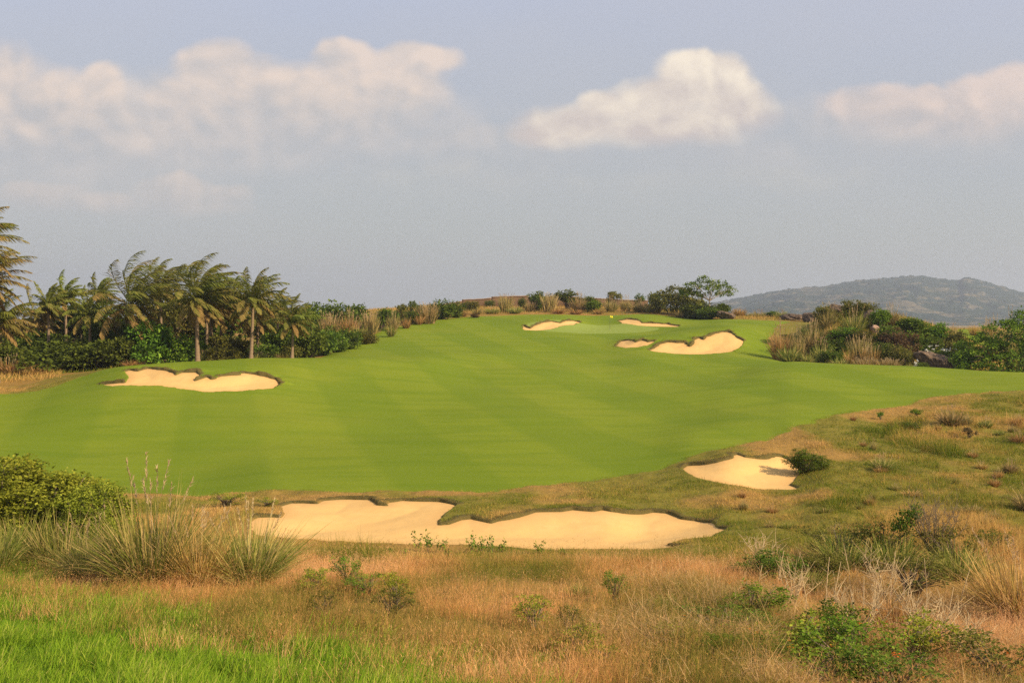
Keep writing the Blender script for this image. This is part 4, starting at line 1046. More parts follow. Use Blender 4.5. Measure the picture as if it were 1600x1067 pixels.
for a in [
 (1219, 115, 499, 46, 'fountain', 'tuss_rust', 'rusty tussock at the left tip of the mound'),
 (1246, 114, 503, 34, 'fountain', 'tuss_tan', 'tan tussock right of the rusty one at the mound tip'),
 (1271, 117, 495, 50, 'fountain', 'tuss_tan', 'large tan tussock on the left of the mound'),
 (1234, 111, 526, 58, 'tuft', 'tuss_green', 'dense dark-green tuft at the left foot of the mound'),
 (1284, 112, 525, 44, 'fountain', 'tuss_green', 'greenish tussock below the large tan tussock'),
 (1262, 110, 543, 34, 'tuft', 'tuss_green', 'low green tuft at the mound foot by the lawn'),
 (1292, 121, 472, 38, 'fountain', 'tuss_tan', 'tan tussock left of the dark rock outcrop'),
 (1335, 119, 475, 50, 'fountain', 'tuss_green', 'big green tussock below the tallest olive shrubs'),
 (1303, 118, 493, 30, 'tuft', 'tuss_rust', 'rusty tuft below the dark rock outcrop'),
 (1345, 112, 522, 34, 'upright', 'tuss_tan', 'tall white-plumed reed clump at the front of the mound'),
 (1328, 111, 535, 36, 'tuft', 'tuss_rust', 'rusty tuft left of the white-plumed reeds'),
 (1360, 110, 538, 30, 'upright', 'tuss_rust', 'rusty upright reeds right of the white-plumed ones'),
 (1392, 121, 471, 38, 'fountain', 'tuss_tan', 'tan tussock on the mound skyline right of the rocks'),
 (1412, 120, 486, 30, 'fountain', 'tuss_green', 'green tussock beside the dark rounded skyline shrub'),
 (1452, 121, 491, 32, 'tuft', 'tuss_rust', 'reddish tuft on the right skyline of the mound'),
 (1488, 121, 504, 36, 'fountain', 'tuss_tan', 'tan tussock behind the olive right end of the mound'),
 (1312, 108, 552, 40, 'tuft', 'tuss_green', 'green tuft at the lawn edge below the mound'),
 (1352, 107, 557, 40, 'upright', 'tuss_tan', 'low tan reeds at the lawn edge below the mound'),
 (1388, 106, 558, 40, 'upright', 'tuss_tan', 'short tan reeds left of the rock slab'),
 (1424, 105, 561, 30, 'tuft', 'tuss_green', 'green tuft touching the rock slab'),
 (1522, 150, 499, 26, 'tuft', 'tuss_rust', 'far rusty tuft in the gap left of the right-edge tree'),
 (1545, 152, 495, 34, 'fountain', 'tuss_rust', 'far tan tussock in the gap beside the right-edge tree'),
 (1552, 120, 492, 40, 'fountain', 'tuss_tan', 'tan tussock rising behind the left of the right-edge tree'),
 (1582, 116, 482, 40, 'fountain', 'tuss_green', 'green tussock behind the top of the right-edge tree'),
]: tussock(*a, group=MT)

def flowers(root, pts, size, mname, seed):
    rng = np.random.default_rng(seed)
    s = np.array(root.scale)
    out = []
    for p in pts:
        n = 9
        out.append(leaf_quads(np.repeat(np.array(p)[None], n, 0) + rng.normal(0, 0.012, (n, 3)), size, rng))
    v, f, a = join(out)
    obj('blossoms', v, f, M[mname], root, a)
rng = np.random.default_rng(3)
r_ = shrub(1466, 110, 541, 52, 'dome', 'leaf_dark', 'dark shrub dotted with white blossoms above the rock slab')
flowers(r_, [(rng.uniform(-.45, .45), rng.uniform(-.5, -.2), rng.uniform(.55, 1.0)) for _ in range(26)], 0.055, 'flower', 1)
r_ = shrub(1440, 104.5, 562, 22, 'mound', 'leaf_mid', 'tiny white-flowered plant at the left end of the rock slab', depth=1.0)
flowers(r_, [(rng.uniform(-.45, .45), rng.uniform(-.5, -.2), rng.uniform(.5, 1.0)) for _ in range(9)], 0.11, 'flower', 2)

# ------------------------------------------------------------------ old stone wall along the ridge, flag on the green
def stone_wall():
    Yw = 216.0
    secs = [(588, 660, 483.5, 478.5), (660, 722, 478.5, 470), (722, 768, 468, 465), (768, 826, 463.5, 461.5), (826, 905, 464.5, 464), (905, 960, 466, 467.5), (960, 1012, 467.5, 469.5)]
    x0, _, z0 = spot(800, Yw)
    root = empty('stone_wall', (x0, Yw, z0 - 0.5), 'long weathered reddish stone wall with a stepped pale coping along the ridge', 'wall')
    rng = np.random.default_rng(9)
    def strip(xs, lo, hi, d, zs):
        """one continuous course of masonry along the ridge"""
        n = len(xs)
        V = np.concatenate([np.stack([xs, np.full(n, s * d), h], 1) for s, h in ((-1, lo), (1, lo), (1, hi), (-1, hi))])
        i_ = np.arange(4 * n).reshape(4, n)
        q = [np.stack([i_[a][:-1], i_[a][1:], i_[b][1:], i_[b][:-1]], 1) for a, b in ((0, 3), (3, 2), (2, 1), (1, 0))]
        q.append(np.array([[i_[0][0], i_[3][0], i_[2][0], i_[1][0]], [i_[0][-1], i_[1][-1], i_[2][-1], i_[3][-1]]]))
        return V, np.concatenate(q), dict(tint=np.zeros(4 * n))
    W_, C_ = [], []
    for k, (a, b, ya, yb) in enumerate(secs):
        n = max(6, int((b - a) / 3))
        xs = (np.linspace(a, b, n) - CX) / F * Yw
        hi = (H0 - np.linspace(ya, yb, n)) / F * Yw - z0 + 0.5 + np.cumsum(rng.normal(0, 0.03, n)) * np.sin(np.linspace(0, np.pi, n))
        dd = 0.50 + 0.02 * (k % 2)
        W_.append(strip(xs, np.zeros(n), hi - 0.16, dd, z0)); C_.append(strip(xs, hi - 0.158, hi, dd + 0.1, z0))
    for nm, lst, mm in (('masonry', W_, 'wall'), ('coping', C_, 'coping')):
        v, f, a = join(lst); obj(nm, v, f, M[mm], root)
stone_wall()

def flagstick():
    x, y, z = spot(953, 153.2)
    root = empty('golf_flag', (x, y, z), 'yellow flag on a thin dark pole standing on the putting green', 'golf flag')
    h = (516.5 - 493.5) / F * 153.2
    t = tube([(0, 0, 0), (0, 0, h * 0.5), (0.01, 0, h)], [0.022, 0.02, 0.016], 8); obj('pole', t[0], t[1], M['pole'], root, None, True)
    nx, nz = 14, 8
    V = []
    for s in (0, 1):
        for i in range(nx):
            for k in range(nz):
                u = i / (nx - 1); v = k / (nz - 1)
                V.append((0.02 + u * 0.40, 0.06 * math.sin(u * 7 + v) * u + 0.004 * s, h - 0.02 - v * 0.32 * (1 - 0.12 * u) - 0.10 * u * u))
    i = np.arange(2 * nx * nz).reshape(2, nx, nz)
    q = np.stack([i[:, :-1, :-1], i[:, 1:, :-1], i[:, 1:, 1:], i[:, :-1, 1:]], -1).reshape(-1, 4)
    obj('flag', V, q, M['flag'], root, None, True)
    c = tube([(0, 0, -0.05), (0, 0, 0.02)], [0.054, 0.054], 12); obj('hole_cup', c[0], c[1], M['flower'], root)
flagstick()

# ------------------------------------------------------------------ near plants
NS = 'shrubs of the rough'
for a in [
 (-8, 33.5, 703, 220, 'hedge', 'leaf_hedge', 'tallest yellow-green leafy bush at the left edge'),
 (80, 33.0, 726, 190, 'hedge', 'leaf_hedge', 'middle yellow-green leafy bush, second from the left edge'),
 (150, 32.0, 748, 130, 'hedge', 'leaf_hedge', 'lowest yellow-green leafy bush, right end of its row'),
 (418, 41.0, 776, 40, 'airy', 'leaf_hedge', 'low green creeper clump at the left tip of the long bunker'),
 (352, 42.0, 766, 60, 'airy', 'leaf_hedge', 'low green clump behind the big tussocks, at the fairway edge'),
 (1260, 48.5, 697, 72, 'fine', 'leaf_mid', 'green bush leaning over the right end of the small bunker'),
 (1548, 29.5, 824, 66, 'airy', 'leaf_mid', 'dark green sprig bush left of the big reddish tussock'),
 (1196, 24.2, 852, 130, 'fine', 'leaf_mid', 'dense green low bush at the left end of the brushy patch'),
 (1310, 28.5, 815, 100, 'airy', 'leaf_olive', 'olive bush behind the dry stalks, left of the bare shrub'),
 (1378, 28.0, 806, 110, 'airy', 'leaf_olive', 'taller olive bush just left of the bare brown shrub'),
 (1490, 27.0, 822, 100, 'airy', 'leaf_olive', 'olive bush right of the bare brown shrub'),
 (1276, 25.5, 858, 100, 'fine', 'leaf_olive', 'olive bush among the dry stalks'),
 (1424, 23.5, 868, 130, 'airy', 'leaf_olive', 'thin olive bush among the dry stalks, nearer the big reddish tussock'),
]: shrub(*a, group=NS)
LA = []
for a in [
 (1176, 17.6, 925, 90, 'airy', 'leaf_bright', 'upright leafy shrub with small orange flowers, tallest of the leafy ones at the bottom'),
 (1135, 15.8, 968, 110, 'airy', 'leaf_mid', 'leafy sprawling shrub left of the orange-flowered upright one'),
 (1236, 15.4, 972, 130, 'airy', 'leaf_hedge', 'sprawling leafy shrub just right of the upright orange-flowered one'),
 (1345, 14.6, 985, 140, 'airy', 'leaf_bright', 'wide leafy shrub at the bottom edge with orange flowers'),
 (1420, 15.8, 965, 110, 'airy', 'leaf_hedge', 'light leafy shrub right of the wide one at the bottom edge'),
 (1300, 17.0, 950, 90, 'airy', 'leaf_mid', 'thin leafy shrub in the dry grass between the leafy sprawlers'),
 (1275, 13.6, 1010, 150, 'airy', 'leaf_bright', 'light leafy sprawl at the bottom edge below the upright orange-flowered shrub'),
 (1400, 13.2, 1030, 130, 'airy', 'leaf_mid', 'dark leafy sprawl at the very bottom right of centre'),
 (1180, 13.8, 1020, 110, 'airy', 'leaf_mid', 'small leafy sprawl at the bottom edge, leftmost of the leafy ones'),
 (1560, 14.5, 1010, 120, 'airy', 'leaf_olive', 'low leafy shrub in the bottom right corner'),
]:
    r_ = shrub(a[0], a[1], a[2] - 12, a[3] * 1.4, *a[4:], name='flowering_shrub', group='leafy shrubs at the bottom right')
    flowers(r_, [(rng.uniform(-.45, .45), rng.uniform(-.5, .2), rng.uniform(.6, 1.02)) for _ in range(3)], 0.022, 'flower_orange', int(a[0]))

def at_base(fn, px, yb, h, *rest, **kw):
    Y = pick(px, yb)[1]
    return fn(px, Y, H0 - F * gz((px - CX) / F * Y, Y) / Y - h, *rest, **kw)
NT = 'grass tussocks of the rough'
for a in [
 (238, 22.6, 712, 270, 'near', 'tuss_green', 'largest green and tan tussock, left of the long bunker'),
 (146, 23.6, 796, 170, 'near', 'tuss_green', 'green tussock leaning left of the largest one'),
 (388, 23.0, 768, 230, 'near', 'tuss_green', 'green and brown tussock right of the largest one'),
 (312, 22.4, 776, 170, 'near', 'tuss_rust', 'rusty tussock wedged between the two big ones'),
 (432, 25.5, 822, 70, 'near', 'tuss_rust', 'small brown tussock at the left tip of the long bunker'),
 (96, 26.0, 772, 180, 'broad', 'tuss_green', 'green tussock in front of the middle yellow-green bush'),
 (36, 26.5, 768, 160, 'broad', 'tuss_green', 'green tussock in front of the tallest yellow-green bush'),
 (-10, 25.0, 776, 140, 'broad', 'tuss_green', 'green tussock cut by the left edge'),
 (1592, 21.0, 820, 240, 'near', 'tuss_rust', 'big reddish arching tussock at the right edge'),
 (1612, 38.0, 752, 80, 'fountain', 'tuss_tan', 'pale drooping tussock cut by the right edge'),
 (1058, 18.4, 938, 150, 'tuft', 'tuss_green', 'sparse green tuft in the middle of the dry foreground grass'),
 (560, 27.5, 858, 44, 'tuft', 'tuss_green', 'thin green tuft in front of the long bunker'),
 (905, 20.6, 916, 60, 'tuft', 'tuss_green', 'low green tuft in the orange dry grass'),
]: tussock(*a, group=NT)

for a in [
 (1487, 664, 33, 62, 'fountain', 'tuss_tan', 'pale tussock at the fairway edge on the far right'),
 (1333, 657, 12, 14, 'fountain', 'tuss_rust', 'tiny rusty tuft at the fairway edge'),
 (1349, 697, 11, 16, 'fountain', 'tuss_rust', 'small rusty tuft right above the small bunker\'s bush'),
 (1380, 735, 30, 50, 'fountain', 'tuss_green', 'dull green tuft right of the small bunker\'s bush'),
 (1376, 738, 14, 30, 'fountain', 'tuss_rust', 'brown dead tuft at the foot of the dull green one'),
 (1578, 738, 24, 34, 'fountain', 'tuss_tan', 'tan tuft near the right edge below the pale far tussock'),
 (1553, 760, 20, 26, 'fountain', 'tuss_rust', 'rusty tuft above the pale drooping tussock'),
 (1540, 668, 20, 30, 'fountain', 'tuss_green', 'greenish tuft right of the pale far tussock'),
 (1592, 692, 22, 40, 'fountain', 'tuss_rust', 'rusty tuft cut by the right edge below the fairway'),
 (1450, 700, 16, 40, 'tuft', 'tuss_green', 'low green tuft below the pale far tussock'),
 (1290, 800, 14, 40, 'tuft', 'tuss_green', 'low green tuft below the small bunker'),
 (1230, 826, 16, 40, 'tuft', 'tuss_green', 'low green tuft right of the long bunker'),
 (1425, 775, 16, 50, 'tuft', 'tuss_rust', 'low brown tuft above the bare shrub'),
 (1520, 800, 18, 60, 'tuft', 'tuss_tan', 'low tan tuft right of the bare shrub'),
]: at_base(tussock, *a, group=NT)
for a in [
 (1430, 652, 16, 26, 'loose', 'leaf_bright', 'little green bush left of the pale far tussock'),
 (1376, 655, 14, 14, 'loose', 'leaf_bright', 'tiny green bush at the fairway edge'),
 (1420, 672, 16, 36, 'mound', 'leaf_mid', 'low green bush below the little green one'),
 (1514, 685, 20, 24, 'loose', 'leaf_brown', 'brown twiggy bush below the pale far tussock'),
]: at_base(shrub, *a, group=NS)
for a in [
 (1320, 27.5, 806, 150, 'broad', 'tuss_green', 'olive grass clump behind the dry stalks'),
 (1395, 27.0, 800, 150, 'broad', 'tuss_green', 'olive grass clump just left of the bare brown shrub'),
 (1500, 26.0, 822, 150, 'broad', 'tuss_green', 'olive grass clump right of the bare brown shrub'),
 (1262, 24.0, 872, 120, 'broad', 'tuss_green', 'olive grass clump behind the dense green low bush'),
 (1395, 20.0, 905, 150, 'near', 'tuss_rust', 'brown grass clump among the bleached stalks'),
 (1480, 16.5, 960, 160, 'near', 'tuss_rust', 'brown grass clump in front of the big reddish tussock'),
 (1290, 18.5, 925, 150, 'near', 'tuss_rust', 'brown grass clump behind the orange-flowered shrubs'),
]: tussock(*a, group=NT)
_w = random.Random(31)
for k_ in range(16):
    px_, yb_ = _w.uniform(480, 1140), _w.uniform(915, 1060)
    if yb_ > 1000 and px_ < 760: px_ += 330
    at_base(shrub, px_, yb_, _w.uniform(34, 58), _w.uniform(36, 80), 'airy', ('leaf_hedge', 'leaf_bright', 'leaf_olive')[k_ % 3],
            'low leafy weed half sunk in the dry orange foreground grass', name='leafy_weed', cat='weed', group='leafy weeds in the dry grass')
_q = random.Random(77)
_done = 0
while _done < 36:
    px_, yb_ = _q.uniform(1120, 1620), _q.uniform(655, 835)
    X_, Y_ = pick(px_, yb_)
    if fair_sd(np.array([X_]), np.array([Y_]))[0] < 1.5 or bunker_sd(np.array([X_]), np.array([Y_]))[0][0] < 1.2: continue
    k_ = _done % 3
    at_base(tussock, px_, yb_, _q.uniform(11, 22), _q.uniform(14, 28), ('fountain', 'fountain', 'broad')[k_], ('tuss_rust', 'tuss_tan', 'tuss_green')[k_],
            ('small rusty tuft scattered over the rough beyond the brush', 'small straw-coloured tuft scattered over the rough beyond the brush', 'small green tuft scattered over the rough beyond the brush')[k_], group='small tufts scattered over the rough')
    _done += 1
def bare_shrub(px, Y, ytop, wpx, label, seed, group=None, n=26):
    rng = np.random.default_rng(seed)
    x, y, z = spot(px, Y); w = wpx / F * Y; h = (H0 - ytop) / F * Y - z
    root = empty('bare_shrub', (x, y, z - 0.03), label, 'shrub', group)
    parts = []
    for k in range(n):
        az = rng.uniform(0, 6.28); lean = rng.uniform(0.1, 0.5)
        tip = np.array([math.cos(az) * lean * w, math.sin(az) * lean * w, h * rng.uniform(0.6, 1.0)])
        mid = tip * np.array([0.35, 0.35, 0.5]) + rng.normal(size=3) * 0.04 * h
        parts.append(tube([(0, 0, 0), mid, tip], [0.013, 0.009, 0.003], 5))
        for _ in range(7):
            f = rng.uniform(0.25, 0.95); b0 = mid + (tip - mid) * f if f > .4 else mid * (f + .4)
            b1 = b0 + rng.normal(size=3) * 0.10 * w + np.array([0, 0, rng.uniform(0.05, 0.22) * h])
            parts.append(tube([b0, (b0 + b1) / 2 + rng.normal(size=3) * 0.015, b1], [0.006, 0.004, 0.0018], 4))
    v, f, a = join(parts); obj('twigs', v, f, M['stalk'] if group else M['bark'], root)
    return root
r_ = bare_shrub(1460, 27.5, 770, 120, 'bare brown twiggy shrub with a leafy green branch on its left', 5, n=30)
# its leafy branch
rg_ = np.random.default_rng(12)
lv, c_ = crown([(-0.78, -0.1, 1.38, .24, .2, .2), (-1.0, -0.1, 1.08, .2, .2, .16), (-0.55, 0, 1.5, .18, .2, .14)], 46, 22, 0.12, 0.07, rg_)
obj('foliage', lv[0], lv[1], M['leaf_mid'], r_, lv[2])
br = join([tube([(0, 0, 0.1), (-0.3, 0, 0.75), (-0.7, -0.1, 1.3)], [0.02, 0.015, 0.008], 6), tube([(-0.3, 0, 0.75), (-0.7, -0.05, 0.95), (-1.0, -0.1, 1.1)], [0.012, 0.01, 0.006], 5), tube([(-0.3, 0, 0.75), (-0.5, 0, 1.2), (-0.55, 0, 1.5)], [0.012, 0.01, 0.006], 5)])
obj('branch', br[0], br[1], M['bark'], r_)
for i, (px, Y, yt, w, lb) in enumerate([(1340, 17.5, 915, 120, 'tangle of pale dead stems left of the tall single stalks'), (1450, 17.0, 918, 130, 'tangle of pale dead stems beside the big reddish tussock'),
        (1240, 21.0, 885, 110, 'pale dead twigs rising from the dense green low bush'), (1510, 16.0, 960, 120, 'pale dead stems in front of the big reddish tussock'), (1380, 22.5, 868, 120, 'dead twigs below the taller olive bush'), (1185, 26.5, 838, 90, 'thin dead twigs right of the long bunker')]):
    bare_shrub(px, Y, yt, w, lb, 30 + i, 'pale dead brush', 16)

def stalk(px, Y, ytop, lean, seed):
    rng = np.random.default_rng(seed)
    x, y, z = spot(px, Y); h = (H0 - ytop) / F * Y - z; dx = lean / F * Y
    root = empty('dry_stalk', (x, y, z - 0.02), 'bleached dry stalk standing up out of the brush on the right', 'dry stalk', 'bleached dry stalks')
    parts = [tube([(0, 0, 0), (dx * .3, rng.normal() * .03, h * .5), (dx, 0, h)], [0.011, 0.009, 0.004], 6)]
    for k in range(4):
        f = rng.uniform(.4, .9); b = np.array([dx * f, 0, h * f]); e = b + np.array([rng.uniform(-.16, .16), rng.uniform(-.1, .1), rng.uniform(.06, .2)])
        parts.append(tube([b, (b + e) / 2 + rng.normal(size=3) * .01, e], [0.005, 0.004, 0.002], 4))
    v, f, a = join(parts); obj('stem', v, f, M['stalk'], root)
for i, (px, Y, yt, ln) in enumerate([(1238, 22, 868, -8), (1290, 22, 868, 6), (1300, 21, 875, 14), (1348, 20, 898, 2), (1362, 19.5, 905, 8), (1410, 20, 902, 14), (1262, 20, 890, -10), (1450, 22, 870, -6), (1390, 23, 858, 10), (1185, 21, 880, 6), (1330, 24, 848, -12), (1480, 19, 915, 10), (1320, 18, 930, -10), (1215, 23, 858, 10), (1430, 18.5, 915, -8), (1500, 21, 885, 16)]):
    stalk(px, Y, yt, ln, 70 + i)

def weed(px, py, hpx, seed, label):
    rng = np.random.default_rng(seed)
    x, y = pick(px, py); z = gz(x, y); h = hpx / F * y
    root = empty('weed', (x, y, z), label, 'weed', 'small weeds by the long bunker')
    lv, st = [], []
    for k in range(5):
        e = np.array([rng.normal() * .25 * h, rng.normal() * .25 * h, h * rng.uniform(.6, 1)])
        st.append(tube([(0, 0, -0.03), e * .5 + rng.normal(size=3) * .03 * h, e], [.006, .004, .002], 4))
        t = rng.uniform(.3, 1, 14)[:, None]
        lv.append(leaf_quads(e[None] * t + rng.normal(0, .05 * h, (14, 3)), 0.09, rng))
    v, f, a = join(lv); obj('foliage', v, f, M['leaf_bright'], root, a)
    v, f, a = join(st); obj('stem', v, f, M['bark'], root)
for i, (px, py, hp) in enumerate([(652, 866, 40), (668, 862, 34), (690, 862, 24), (738, 864, 34), (752, 862, 26), (770, 866, 30), (786, 863, 20), (630, 868, 12), (845, 866, 22), (700, 874, 16), (610, 866, 10), (880, 870, 12)]):
    weed(px, py, hp, 200 + i, 'small green weed on the front grass lip of the long bunker')
# ------------------------------------------------------------------ grass that nobody could count
def scatter(n, y0, y1, u0, u1, power, seed):
    """points in a wedge of ground, thinning out with distance"""
    rng = np.random.default_rng(seed)
    q = rng.uniform(0, 1, n); k = 2 - power
    Y = (y0 ** k + q * (y1 ** k - y0 ** k)) ** (1 / k) if abs(k) > 1e-6 else y0 * (y1 / y0) ** q
    X = rng.uniform(u0, u1, n) * Y
    return X, Y, rng
LS = lambda X, Y: poly_sd(X, Y, LUSH)[0] + (fbm(X / 1.2, Y / 1.2, 13, 3) - 0.5) * 3.0
def terr(X, Y):
    s, g_, lw, w_ = bunker_sd(X, Y)
    f = fair_sd(X, Y)
    fr = sstep(0.5, -0.5, f)
    bk = sstep(-0.25, 0.55, g_)
    z = base(X, Y) + np.where(s > 0, lw * bk * np.exp(-np.maximum(s, 0) / 1.1), 0) * (0.25 + 1.6 * vnoise(X / .9, Y / .9, 3) ** 2 + 0.4 * vnoise(X / .3, Y / .3, 4) ** 2)
    z += (fbm(X / 0.9, Y / 0.9, 21, 3) - 0.5) * 0.22 * (1 - fr) * (Y < 90) * sstep(0.2, 1.5, s) * sstep(8, 14, Y)
    return z - 0.015, s, f
def dirs(rng, n, lo, hi, bias=(0, 0)):
    az = rng.uniform(0, 2 * np.pi, n); el = np.radians(rng.uniform(lo, hi, n))
    return unit(np.stack([np.cos(az) * np.cos(el) + bias[0], np.sin(az) * np.cos(el) + bias[1], np.sin(el)], 1))

# lush green blades, near left
X, Y, rng = scatter(330000, 10.0, 30, -0.60, 0.22, 1.2, 1)
m = LS(X, Y) < rng.uniform(-1.2, 0.8, len(X)); X, Y = X[m], Y[m]
pt = fbm(X / 0.7, Y / 0.7, 61, 3)
m = rng.uniform(size=len(X)) < 0.35 + 0.9 * sstep(.3, .6, pt); X, Y, pt = X[m], Y[m], pt[m]
z, s, f = terr(X, Y); n = len(X)
L = rng.uniform(0.14, 0.40, n) * (0.5 + 0.95 * sstep(.25, .7, pt))
tint = np.clip(rng.beta(2, 2.2, n) + (pt - 0.5) * 0.6 + (rng.uniform(size=n) < 0.03) * 0.5, 0, 1)
v, fc, a = curved_blades(np.stack([X, Y, z], 1), dirs(rng, n, 48, 88, (0.25, 0)), L, rng.uniform(0.007, 0.018, n), rng.uniform(0.1, 0.6, n), tint, 3, rng)
tag(obj('green_grass', v, fc, M['grass_lush'], None, a), kind='stuff')

# dry, orange-brown grass with airy seed heads
X, Y, rng = scatter(480000, 10.5, 34, -0.60, 0.60, 1.1, 2)
z, s, f = terr(X, Y)
pt = fbm(X / 1.3 + 5, Y / 1.3, 62, 4)
edge = sstep(29.6, 27.2, Y + (pt - 0.5) * 7 - np.clip((X - 6) * 0.35, 0, 6))
edge = edge * (1 - 0.72 * sstep(0.20, 0.30, X / Y) * sstep(17, 21, Y))
m = (LS(X, Y) > rng.uniform(-2.5, 0.8, len(X))) & (s > 0.9) & (f > 0.5) & (rng.uniform(size=len(X)) < edge * (0.30 + 0.9 * sstep(.35, .6, pt)))
X, Y, z, pt = X[m], Y[m], z[m], pt[m]; n = len(X)
big = fbm(X / 4.5, Y / 4, 90, 3)
clump = sstep(.35, .65, fbm(X / 0.5, Y / 0.6, 91, 2))
L = rng.uniform(0.18, 0.62, n) * (0.4 + 0.55 * pt + 0.5 * clump)
tint = np.clip(rng.beta(2.2, 2, n) * 0.8 + (big - 0.45) * 2.1 - 0.30 * sstep(2.5, -7, X) - 0.35 * sstep(16.5, 13, Y) * sstep(-1, 3, X) + (rng.uniform(size=n) < 0.06) * 0.3, 0, 1)
v, fc, a = curved_blades(np.stack([X, Y, z], 1), dirs(rng, n, 45, 88, (0.1, 0)), L, rng.uniform(0.003, 0.0075, n), rng.uniform(0.05, 0.55, n), tint, 3, rng)
parts = [(v, fc, a)]
k = rng.choice(n, n // 5, False)                                      # seed heads: tiny spikelets in a haze over the blades
for _ in range(3):
    P = np.stack([X[k], Y[k], z[k] + L[k] * rng.uniform(0.7, 1.15, len(k))], 1) + rng.normal(0, 0.04, (len(k), 3))
    parts.append(curved_blades(P, dirs(rng, len(k), 10, 80), rng.uniform(0.03, 0.09, len(k)), rng.uniform(0.003, 0.007, len(k)), np.full(len(k), 0.3), np.clip(tint[k] + 0.15, 0, 1), 2, rng))
v, fc, a = join(parts)
tag(obj('dry_grass', v, fc, M['grass_dry'], None, a), kind='stuff')

# tangled straw and dead stems of the brushy patch
X, Y, rng = scatter(90000, 11, 31, 0.0, 0.60, 1.1, 21)
pt = fbm(X / 1.5 + 9, Y / 1.5, 66, 3)
wgt = (1 - 0.6 * sstep(19, 23, Y)) * sstep(0.06, 0.30, X / Y + (pt - .5) * .25) * sstep(31, 24, Y) * (0.08 + 0.92 * sstep(.42, .62, pt))
m = rng.uniform(size=len(X)) < wgt * 1.25; X, Y, pt = X[m], Y[m], pt[m]
z, s, f = terr(X, Y); n = len(X)
el_lo = np.where(rng.uniform(size=n) < 0.35, 5, 45)
D = dirs(rng, n, 0, 45, (0.05, 0)); up_ = dirs(rng, n, 50, 86); D = np.where((el_lo > 20)[:, None], up_, D)
L = rng.uniform(0.25, 0.75, n) * (0.6 + 0.6 * pt)
v, fc, a = curved_blades(np.stack([X, Y, z + np.where(el_lo < 20, rng.uniform(0.05, 0.35, n), 0)], 1), D, L, rng.uniform(0.0045, 0.010, n), rng.uniform(0.0, 0.45, n), np.clip(rng.beta(2.2, 1.8, n), 0, 1), 3, rng)
tag(obj('straw_grass', v, fc, M['grass_straw'], None, a), kind='stuff')

# short rough round the bunkers and over the right-hand slope, the brown ridge, mound and grove floor
parts = []
X, Y, rng = scatter(800000, 26, 88, -0.56, 0.60, 1.25, 3)
z, s, f = terr(X, Y)
dr = dryness(X, Y); pt = fbm(X / 1.1, Y / 1.1, 63, 3)
m = (s > 0.08) & (f > -0.25) & (rng.uniform(size=len(X)) < 0.35 + 0.8 * sstep(.35, .6, pt))
X, Y, z, pt, dr, f, s = X[m], Y[m], z[m], pt[m], dr[m], f[m], s[m]; n = len(X)
L = (0.08 + 0.28 * sstep(0.3, 5, f) * pt) * rng.uniform(0.6, 1.5, n)
tf = sstep(0.52, 0.68, fbm(X / 2.2 + 7, Y / 2.6, 67, 3)) * sstep(2, 6, f) * sstep(3, 6, s)
L *= np.where(s < 3, 0.7, 1.0) * (1 + 2.6 * tf)
tint = np.clip(rng.beta(2, 2.2, n) * 0.75 + (dr - 0.30) * 0.8 + (fbm(X / 2.5 + 3, Y / 3, 68, 3) - 0.5) * 0.9 + tf * rng.normal(0.05, 0.2, n), 0, 1)
parts.append(curved_blades(np.stack([X, Y, z], 1), dirs(rng, n, 30, 85), L, 0.00034 * Y * rng.uniform(0.6, 1.4, n), rng.uniform(0.1, 0.5, n), tint, 2, rng))
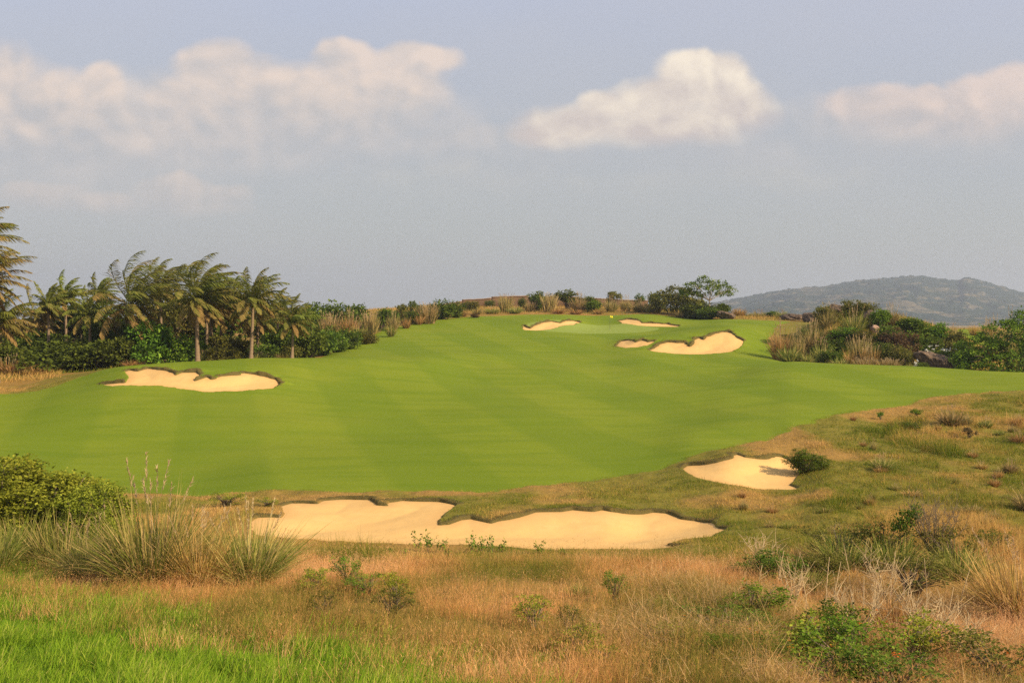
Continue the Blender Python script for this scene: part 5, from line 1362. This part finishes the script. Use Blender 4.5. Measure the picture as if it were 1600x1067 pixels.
for nn, y0, y1, u0, u1, hl, hh, tb, sd_ in [(26000, 163, 206, -0.16, 0.31, 0.3, 0.95, 0.62, 5), (26000, 104, 130, 0.25, 0.47, 0.4, 1.1, 0.42, 6), (12000, 96, 125, -0.56, -0.17, 0.3, 0.8, 0.25, 7), (4000, 92, 108, -0.56, -0.44, 0.3, 0.8, 0.75, 8), (6000, 118, 165, -0.19, -0.08, 0.25, 0.8, 0.5, 9), (7000, 160, 200, 0.18, 0.40, 0.3, 0.8, 0.55, 10)]:
    X, Y, rng = scatter(nn, y0, y1, u0, u1, 0.5, sd_)
    z, s, f = terr(X, Y); pt = fbm(X / 4, Y / 3, 64, 3)
    m = (s > 1.0) & (f > 0.6); X, Y, z, pt, f = X[m], Y[m], z[m], pt[m], f[m]; n = len(X)
    L = rng.uniform(hl, hh, n) * (0.35 + 0.65 * sstep(0.5, 7, f)) * (0.5 + pt)
    parts.append(curved_blades(np.stack([X, Y, z], 1), dirs(rng, n, 45, 88, (0.15, 0)), L, rng.uniform(0.025, 0.06, n), rng.uniform(0.1, 0.5, n), np.clip(tb + rng.normal(0, 0.16, n) + (pt - 0.5) * 1.0, 0, 1), 2, rng))
v, fc, a = join(parts)
tag(obj('rough_grass', v, fc, M['grass_rough'], None, a), kind='stuff')

# shaggy fringe hanging over the bunker lips
parts = []
rng = np.random.default_rng(17)
for b in BUNKERS:
    w = b['w']; nx = np.roll(w, -1, 0); ln = np.hypot(*(nx - w).T)
    ym = w[:, 1].mean()
    n = int(ln.sum() * (170 if ym < 60 else 90))
    i = rng.choice(len(w), n, p=ln / ln.sum()); t = rng.uniform(0, 1, n)[:, None]
    p = w[i] * (1 - t) + nx[i] * t
    d = (nx - w)[i]; nrm = unit(np.stack([d[:, 1], -d[:, 0]], 1))
    q, _ = poly_sd(*(p + nrm * 0.1).T, w); nrm = nrm * np.where(q > 0, 1, -1)[:, None]     # outward
    o_ = np.abs(rng.normal(0, 0.28, n)) - 0.12
    p = p + nrm * o_[:, None]
    z, s, f = terr(p[:, 0], p[:, 1])
    z = z - np.where(s < 0, np.minimum(-s * 1.2, .2), 0)
    bk = sstep(-0.25, 0.55, nrm[:, 1])
    D = np.stack([-nrm[:, 0] * 0.7, -nrm[:, 1] * 0.7, rng.uniform(0.1, 0.9, n)], 1) + rng.normal(0, 0.35, (n, 3))
    sc = 1.0
    L = rng.uniform(0.06, 0.2, n) * (0.35 + 0.65 * bk) * sc
    keepm = rng.uniform(size=n) < 0.4 + 0.6 * bk; 
    parts.append(curved_blades(np.stack([p[:, 0], p[:, 1], z], 1)[keepm], D[keepm], L[keepm], 0.0004 * ym * rng.uniform(0.6, 1.3, keepm.sum()), rng.uniform(0.3, 0.9, keepm.sum()), np.clip(rng.beta(2, 2, keepm.sum()) * 0.85 + (0.1 if ym < 60 else 0.0), 0, 1), 2, rng))
v, fc, a = join(parts)
tag(obj('lip_grass', v, fc, M['grass_rough'], None, a), kind='stuff')
